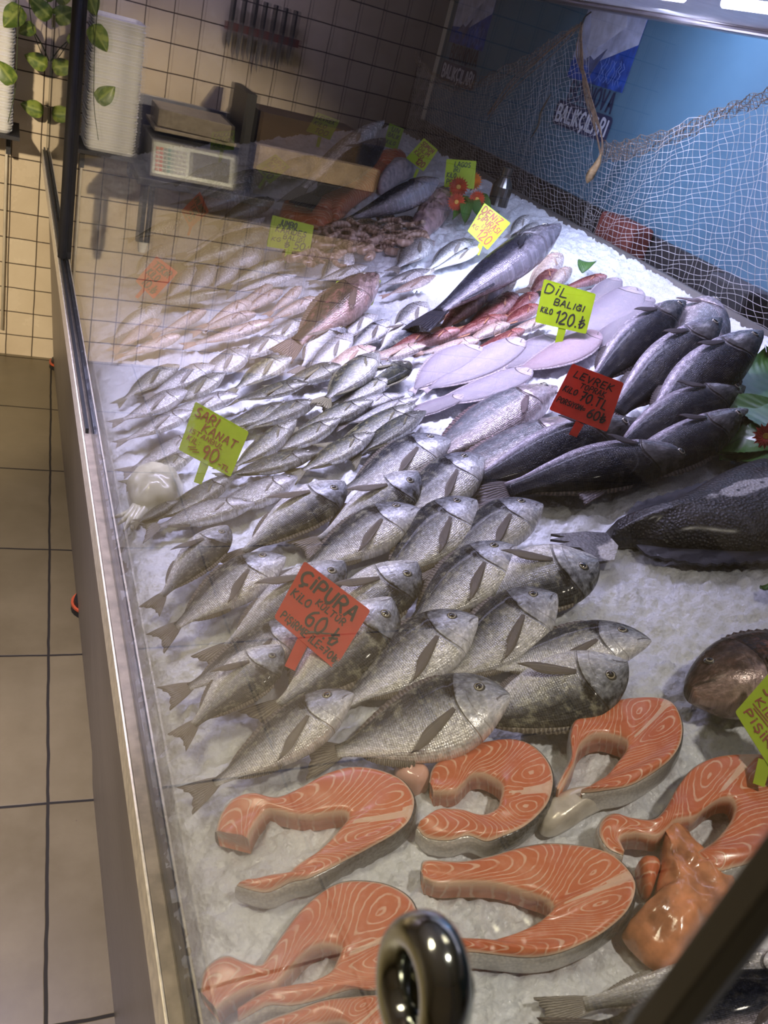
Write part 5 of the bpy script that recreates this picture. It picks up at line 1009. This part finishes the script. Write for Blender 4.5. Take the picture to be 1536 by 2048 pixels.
# ------------------------------------------------------------------ posters on the blue backdrop
def poster(dy, label, dz=0.0):
    P0 = Vector((1.4165, 2.40+dy, 1.412+dz)); e = empty('wall_poster', P0); tag(e, label, 'poster', 'posters on the blue backdrop')
    A = Vector((0, -1, 0)); B_ = Vector((0, 0, 1)); N = Vector((-1, 0, 0)); f = lambda s_, t_, z=0.0: P0 + A*s_ + B_*(t_ if t_ < .10 else .10+(t_-.10)*.60) + N*z
    b = MB(); b.prism([f(0.0, .10), f(.30, .10), f(.30, .44), (f(0.0, .44))], N*.001); b.build('sheet', simple('poster_blue', (0.025, 0.09, 0.42), .4, 0, .3, 30), e)
    b = MB(); b.prism([f(.0, .19, .0012), (f(.14, .20, .0012)), f(.30, .30, .0012), f(.30, .44, .0012), f(.0, .44, .0012)], N*.0002); b.build('foam', simple('poster_pale', (0.50, 0.54, 0.75), .4, 0, .2, 20), e)
    # generic leaping fish shape: body, tail
    body = [f(.02, .40, .0018), f(.08, .44, .0018), f(.20, .42, .0018), f(.22, .36, .0018), f(.16, .30, .0018), f(.11, .25, .0018), f(.09, .21, .0018), f(.06, .24, .0018), f(.05, .32, .0018)]
    b = MB(); b.prism(body, N*.0003); b.build('fish_picture', simple('poster_white', (0.62, 0.64, 0.78), .4, 0, .1, 30), e)
    b = MB(); b.prism([f(.09, .215, .002), f(.115, .20, .002), f(.165, .26, .002), f(.145, .20, .002), f(.12, .13, .002), (f(.10, .17, .002)), f(.05, .17, .002)], N*.0003); b.build('tail_picture', simple('poster_grey', (0.12, 0.15, 0.30), .4, 0, .2, 30), e)
    b = MB()
    for k in range(9):
        x0 = .16+.014*k; P = [(x0+random.uniform(-.01, .01), .12+.02*j+random.uniform(-.006, .006)) for j in range(6)]; P = [(min(.29, a), c_) for a, c_ in P]; ribbon(b, P, .0022, f, .0016)
    b.build('ripples', simple('poster_ripple', (0.22, 0.36, 0.75), .4), e)
    for text, t0, hh, w_, s0, m_, lift in (('BORNOVA', .045, .048, .235, .045, simple('letter_dark', (0.03, 0.04, 0.11), .4), .0012), ('BALIKÇILARI', -.018, .040, .275, .015, simple('letter_white', (0.70, 0.72, 0.82), .4), .0024)):
        b = MB(); S_, W_ = strokes(text, 0.0)
        for P in S_: ribbon(b, [(s0+px*w_/W_, t0+py*hh/6) for px, py in P], .0085, f, lift)
        b.build('lettering', m_, e)
    q = []; x0, x1, y0, y1, r = -.002, .305, -.032, .036, .015
    for (cx, cy, a0) in ((x1-r, y1-r, 0), (x0+r, y1-r, 90), (x0+r, y0+r, 180), (x1-r, y0+r, 270)):
        for k in range(5): a = math.radians(a0+k*22.5); q.append(f(cx+r*math.cos(a), cy+r*math.sin(a), .001))
    b = MB(); b.prism(q, N*.0006); b.build('text_plate', simple('plate_dark', (0.035, 0.045, 0.12), .4), e)
poster(0.10, 'shop poster near the net peak with blue sea and white fish, letters below')
poster(1.00, 'dim second shop poster further left with the same letters')

# ------------------------------------------------------------------ fishing net
M_NET = simple('net_cord', (0.50, 0.47, 0.46), .7, 0, .15, 60); M_NETB = simple('brown_net_cord', (0.20, 0.13, 0.085), .8, 0, .25, 80)
def net(name, top, bot, nc, nr, r, mat, parent, X0=1.30, wav=.02):
    T = cr([onx(x, y, X0) for x, y in top], nc+1); B_ = cr([onx(x, y, X0+.03) for x, y in bot], nc+1); P = {}
    for i in range(nc+1):
        for j in range(nr+1):
            t = j/nr; p = T[i].lerp(B_[i], t); p.x += wav*math.sin(i*.21+t*3)*math.sin(t*2.5+i*.05); p.y += .004*math.sin(i*1.7+j*.9)+.003*math.sin(j*.37+i*.11); p.z += .004*math.sin(i*.9+j*1.3)
            P[i, j] = p
    b = MB()
    def seg(a, c_):
        d = (c_-a); u = d.orthogonal().normalized()*r; v = d.normalized().cross(u); V = []
        for q in (a, c_):
            for k in range(3): an = 2.0944*k; V.append(q+u*math.cos(an)+v*math.sin(an))
        b.add(V, [(0, 1, 4, 3), (1, 2, 5, 4), (2, 0, 3, 5)])
    for i in range(nc+1):
        for j in range(nr+1):
            if j < nr: seg(P[i, j], P[i, j+1])
            if i < nc and (i+j) % 1 == 0: seg(P[i, j], P[i+1, j])
    return b.build(name, mat, parent)
ne = empty('fishing_net', onx(1165, 48, 1.30)); tag(ne, 'pale fishing net draped from a hook in front of the blue backdrop', 'net')
net('mesh_panel', [(1205, 292), (1250, 290), (1320, 272), (1400, 240), (1480, 208), (1560, 178), (1640, 140)], [(1120, 560), (1190, 590), (1280, 620), (1370, 650), (1470, 690), (1570, 740), (1660, 780)], 48, 34, .00065, M_NET, ne)
net('mesh_panel', [(790, 40), (830, 105), (870, 150), (905, 168), (950, 162), (1000, 142), (1060, 110), (1110, 78), (1163, 48)], [(800, 330), (840, 350), (880, 372), (930, 400), (980, 430), (1040, 460), (1090, 500), (1140, 530), (1190, 560)], 78, 44, .0005, M_NET, ne)
net('gathered_edge', [(1203, 284), (1250, 282), (1320, 264), (1400, 232), (1480, 200), (1560, 170), (1640, 132)], [(1206, 322), (1254, 318), (1322, 296), (1402, 262), (1482, 226), (1562, 192), (1642, 152)], 90, 8, .0007, M_NETB, ne, X0=1.285, wav=.006)
net('gathered_edge', [(790, 36), (830, 101), (870, 146), (905, 164), (950, 158), (1000, 138), (1060, 106), (1110, 74), (1163, 44)], [(786, 60), (826, 125), (868, 166), (905, 182), (950, 178), (1002, 158), (1062, 126), (1112, 94), (1166, 60)], 110, 5, .0006, M_NETB, ne, X0=1.285, wav=.004)
b = MB()
for k in range(7):
    b.tube(cr([onx(1163+random.uniform(-3, 3), 44, 1.28), onx(1160+random.uniform(-8, 8), 110, 1.285), onx(1176+random.uniform(-7, 7), 190, 1.28), onx(1198+random.uniform(-5, 5), 270, 1.285), onx(1203+random.uniform(-3, 3), 312, 1.28)], 30), .0016, 5)
for k in range(5): b.tube(cr([onx(1163, 46, 1.28), onx(1110+random.uniform(-6, 6), 92+random.uniform(-8, 8), 1.285), onx(1030+random.uniform(-8, 8), 165+random.uniform(-10, 10), 1.285), onx(975, 225+random.uniform(-20, 20), 1.285)], 24), .0011, 5)
b.build('twisted_strand', M_NETB, ne, smooth=True)
b = MB().tube(cr([onx(1163, 50, 1.28), onx(1170, 34, 1.275), onx(1182, 24, 1.27)], 8), .002, 6); b.build('hook_cord', M_BLACK, ne, smooth=True)
fp = MB().tube(cr([onx(1203, 305, 1.275), onx(1196, 325, 1.272), onx(1184, 345, 1.27), onx(1174, 366, 1.272)], 14), [.0018, .003, .0045, .006, .0075, .0085, .009, .0095, .0105, .0115, .0118, .010, .0065, .002], 10).build('net_float', simple('dry_pod', (0.30, 0.19, 0.09), .6, 0, .35, 50), smooth=True); tag(fp, 'dry brown pod hanging from the twisted net strand', 'float')
tw = MB().tube(cr([onx(1102, 188, 1.27), onx(1092, 205, 1.265), onx(1082, 225, 1.27), onx(1076, 252, 1.268), onx(1062, 276, 1.27)], 24), [.0010+.0022*math.sin(math.pi*i/23) for i in range(24)], 6).build('dry_twig', simple('twig', (0.06, 0.045, 0.03), .7), smooth=True); tag(tw, 'thin dark dried twig caught in the net', 'twig')
# dim crates behind the bed
for x, y, m_, sz, lab in [(1245, 470, (0.16, 0.04, 0.03), (.05, .16, .16), 'dim reddish crate standing behind the net'), (1470, 590, (0.035, 0.035, 0.04), (.05, .14, .12), 'dark crate behind the gaping sea bass')]:
    p = onx(x, y, 1.36); b = MB().box((-sz[0]*.7, -sz[1]/2, -sz[2]), (sz[0]*.7, sz[1]/2, sz[2]*.25)); b.V = [v+p for v in b.V]; o = b.build('crate', simple('crate_'+str(x), m_, .6), bevel=.01); tag(o, lab, 'crate')

# ------------------------------------------------------------------ customer side: cleaning station against the far wall (it shows in the glass)
rotp = lambda x, y, z: (x, y, z)
tb = empty('cleaning_table', (-0.75, 3.25, 0.0)); tag(tb, 'steel cleaning table against the tiled wall, seen mirrored in the glass', 'table')
MB().box((-1.45, 3.02, 0.86), (-0.27, 3.49, 0.885)).build('table_top', M_DARK, tb, bevel=.003)
MB().box((-1.45, 3.46, 0.885), (-0.27, 3.49, 1.08)).build('splash_board', simple('station_steel', (0.16, 0.17, 0.22), .35, .5), tb)
for x in (-0.30, -1.42):
    b = MB().box((x-.012, 3.06, 0.66), (x+.012, 3.075, 0.86)); b.box((x-.034, 3.06, 0.66), (x-.018, 3.075, 0.86)); b.build('leg', M_BLACK, tb)
    MB().tube([(x-.012, 3.067, 0.625), (x-.012, 3.067, 0.66)], [.012, .018], 12).build('leg_cap', M_WHITE, tb)
sc_e = empty('weighing_scale', (-0.45, 3.2, .885)); tag(sc_e, 'shop weighing scale with keypad, seen mirrored in the glass', 'scale')
b = MB(); b.prism([(-.31, 3.06, .885), (-.31, 3.10, 1.0), (-.31, 3.34, 1.0), (-.31, 3.34, .885)], (-.29, 0, 0)); b.build('body', simple('scale_grey', (0.10, 0.10, 0.10), .4), sc_e, bevel=.004)
fpn = lambda s_, t_, z=.001: Vector((-.31-.29*s_, 3.06+.04*t_-z, .885+.115*t_))
b = MB(); b.add([fpn(.03, .10), fpn(.97, .10), fpn(.97, .92), fpn(.03, .92)], [(0, 1, 2, 3)]); b.build('front_frame', simple('scale_silver', (0.14, 0.15, 0.14), .35, .5), sc_e)
b = MB(); b.add([fpn(.45, .2, .002), fpn(.93, .2, .002), fpn(.93, .84, .002), fpn(.45, .84, .002)], [(0, 1, 2, 3)]); b.build('display', M_BLACK, sc_e)
for nm, c0, c1, cc in (('red_keys', 0, 2, (.35, .06, .04)), ('green_keys', 2, 4, (.04, .16, .13)), ('grey_keys', 4, 8, (.3, .3, .3))):
    b = MB()
    for i in range(c0, c1):
        for j in range(6): s0 = .06+i*.046; t0 = .18+j*.11; b.add([fpn(s0, t0, .003), fpn(s0+.036, t0, .003), fpn(s0+.036, t0+.08, .003), fpn(s0, t0+.08, .003)], [(0, 1, 2, 3)])
    b.build(nm, simple(nm, cc, .4), sc_e)
b = MB().box((-.60, 3.12, 1.02), (-.32, 3.36, 1.032)); b.box((-.47, 3.2, 1.0), (-.45, 3.28, 1.02)); b.build('weighing_pan', M_RAIL, sc_e, bevel=.002)
bx = MB().prism([(-.33, 3.14, 1.034), (-.57, 3.10, 1.034), (-.57, 3.32, 1.034), (-.33, 3.32, 1.034)], (0, 0, .055)).build('foil_box', M_RAIL, bevel=.003); tag(bx, 'flat shiny box on the pan of the weighing scale', 'box')
cb = MB().box((-1.12, 3.08, .97), (-.66, 3.12, 1.05)).build('wooden_board', simple('pale_wood', (0.46, 0.36, 0.26), .6, 0, .15, 20)); tag(cb, 'long pale wooden board on the cleaning table', 'board')
cs = MB().box((-1.12, 3.07, .885), (-.66, 3.3, .968)).build('steel_tray', M_DARK, bevel=.004); tag(cs, 'dark tray under the wooden board', 'tray')
cx_ = MB().box((-1.05, 3.14, .97), (-.67, 3.34, 1.15)).build('cardboard_box', simple('cardboard', (0.085, 0.055, 0.032), .8, 0, .15, 12), bevel=.002); tag(cx_, 'brown cardboard box behind the wooden board', 'box')
cp = MB().box((-.64, 3.1, .885), (-.605, 3.36, 1.2)).build('divider', M_BLACK); tag(cp, 'black upright divider between the scale and the cardboard box', 'divider')
# stack of foam trays on its little shelf
sh = MB().box((-.31, 3.22, .885), (-.09, 3.47, .897)); sh.box((-.13, 3.40, .80), (-.115, 3.45, .885)); sh.box((-.30, 3.40, .80), (-.285, 3.45, .885))
so = sh.build('tray_shelf', M_DARK); tag(so, 'small dark wall shelf under the stack of foam trays', 'shelf')
tm = None; z = .898
for k in range(44):
    if tm is None:
        b = MB(); q = []
        for (cx, cy, a0) in ((.065, .095, 0), (-.065, .095, 90), (-.065, -.095, 180), (.065, -.095, 270)):
            for m_ in range(4): a = math.radians(a0+30*m_); q.append((cx+.02*math.cos(a), cy+.02*math.sin(a)))
        n = len(q); V = [(x*.9, y*.9, 0) for x, y in q] + [(x, y, .011) for x, y in q] + [(x*.97, y*.97, .0118) for x, y in q] + [(x*.84, y*.84, .003) for x, y in q]
        F = [tuple(range(n))[::-1]] + [(r*n+i, r*n+(i+1) % n, (r+1)*n+(i+1) % n, (r+1)*n+i) for r in range(3) for i in range(n)] + [tuple(3*n+i for i in range(n))]
        tm = mesh('foam_tray', V, F, smooth=False); tm.materials.append(simple('foam', (0.86, 0.86, 0.84), .6))
    o = obj('foam_tray', tm); o.location = (-.197+random.uniform(-.0015, .0015), 3.345+random.uniform(-.002, .002), z); o.rotation_euler = (0, 0, random.uniform(-.01, .01)); z += .0093
    tag(o, 'white foam tray in the tall stack by the tiled wall', 'foam tray', 'foam trays stacked by the tiled wall')
# knives on a magnetic bar
kb = MB().box((-.86, 3.487, 1.352), (-.58, 3.50, 1.378)).build('magnetic_bar', simple('bar_red', (0.16, 0.035, 0.025), .5)); tag(kb, 'dark red magnetic bar for knives on the tiled wall', 'knife bar')
for k in range(7):
    x = -.60-.038*k; L = [.09, .13, .12, .15, .13, .12, .10][k]; e = empty('knife', (x, 3.484, 1.36)); tag(e, ['shortest slim knife at the near end of the knife bar', 'narrow dark knife, second on the bar', 'broad knife, third on the bar', 'longest knife in the middle of the bar', 'wide bladed knife right of the longest', 'dark knife with a thick handle, sixth on the bar', 'last knife at the far end of the bar'][k], 'knife', 'knives on the dark red bar')
    b = MB(); b.prism([(x-.009, 3.485, 1.385), (x+.009, 3.485, 1.385), (x+.009, 3.485, 1.385-L*.7), (x-.004, 3.485, 1.385-L)], (0, -.002, 0)); b.build('blade', simple('blade_steel', (0.10, 0.10, 0.12), .35, .7), e)
    MB().box((x-.009, 3.479, 1.385), (x+.009, 3.489, 1.385+.085)).build('handle', M_BLACK, e, bevel=.003)

# trailing vine on the customer side, beside the glass
g = G('vine_leaf'); s = g.sep(g.node('ShaderNodeUVMap').outputs[0]); nz = g.noise(g.coord(), 50, 4)
md = g.M('SUBTRACT', 1.0, g.step(g.M('ABSOLUTE', g.M('SUBTRACT', s[1], .5)), .0, .12))
col = g.mix(g.step(nz, .4, .65), (0.075, 0.13, 0.016), (0.22, 0.28, 0.045)); col = g.mix(g.M('MULTIPLY', md, .6), col, (0.36, 0.42, 0.10)); g.pr(col, .4); M_VL = g.m
vn = empty('trailing_vine', (-.10, 3.1, 1.35)); tag(vn, 'thin artificial vine with green leaves hanging beside the glass', 'vine')
def vleaf(px, py, Y, L, ang):
    p = ony(px, py, Y); N = Vector((.15, -1, .3)).normalized(); U = Vector((math.cos(ang), 0, math.sin(ang))); U = (U-N*U.dot(N)).normalized(); W = N.cross(U); V = []; UV = []; F = []; n, m = 14, 7
    for sd_ in (1, -1):
        for i in range(n):
            t = i/(n-1); wv = L*.40*(math.sin(math.pi*t**.62))**.8+.0004
            for j in range(m): q = j/(m-1)*2-1; V.append(p + U*(L*(t-.5) - (abs(q)**1.5*L*.10 if t < .2 else 0)) + W*(wv*q) + N*(L*.08*(1-q*q) + sd_*.0004) - vn.location); UV.append((t, (q+1)/2))
    N_ = n*m
    for i in range(n-1):
        for j in range(m-1): k = i*m+j; F.append((k, k+1, k+m+1, k+m)); F.append((N_+k, N_+k+m, N_+k+m+1, N_+k+1))
    obj('leaf', mesh('leaf', V, F, UV), M_VL, vn)
for a in [(24, 36, 3.06, .075, -2.2), (8, 142, 2.92, .065, 2.3), (78, 14, 3.40, .075, 2.6), (70, 120, 3.42, .070, 2.9), (62, 215, 3.43, .070, 3.0), (52, 60, 3.40, .055, -2.5), (100, -20, 3.3, .06, 1.0), (40, -30, 3.2, .07, -2.0)]: vleaf(*a)
b = MB(); q = [ony(60, -60, 3.2), ony(58, 0, 3.3), ony(66, 60, 3.40), ony(85, 110, 3.44), ony(96, 126, 3.44)]; b.tube(cr(q, 24), .0014, 6)
q = [ony(40, -60, 3.0), ony(36, 30, 3.05), ony(34, 110, 3.0), ony(30, 180, 2.95), ony(16, 245, 2.92)]; b.tube(cr(q, 24), .0012, 6)
q = [ony(66, 60, 3.40), ony(84, 90, 3.43), ony(98, 122, 3.45)]; b.tube(cr(q, 12), .002, 6); b.build('stem', simple('vine_stem', (0.05, 0.07, 0.02), .6), vn, smooth=True)
print('objects', len(bpy.data.objects))
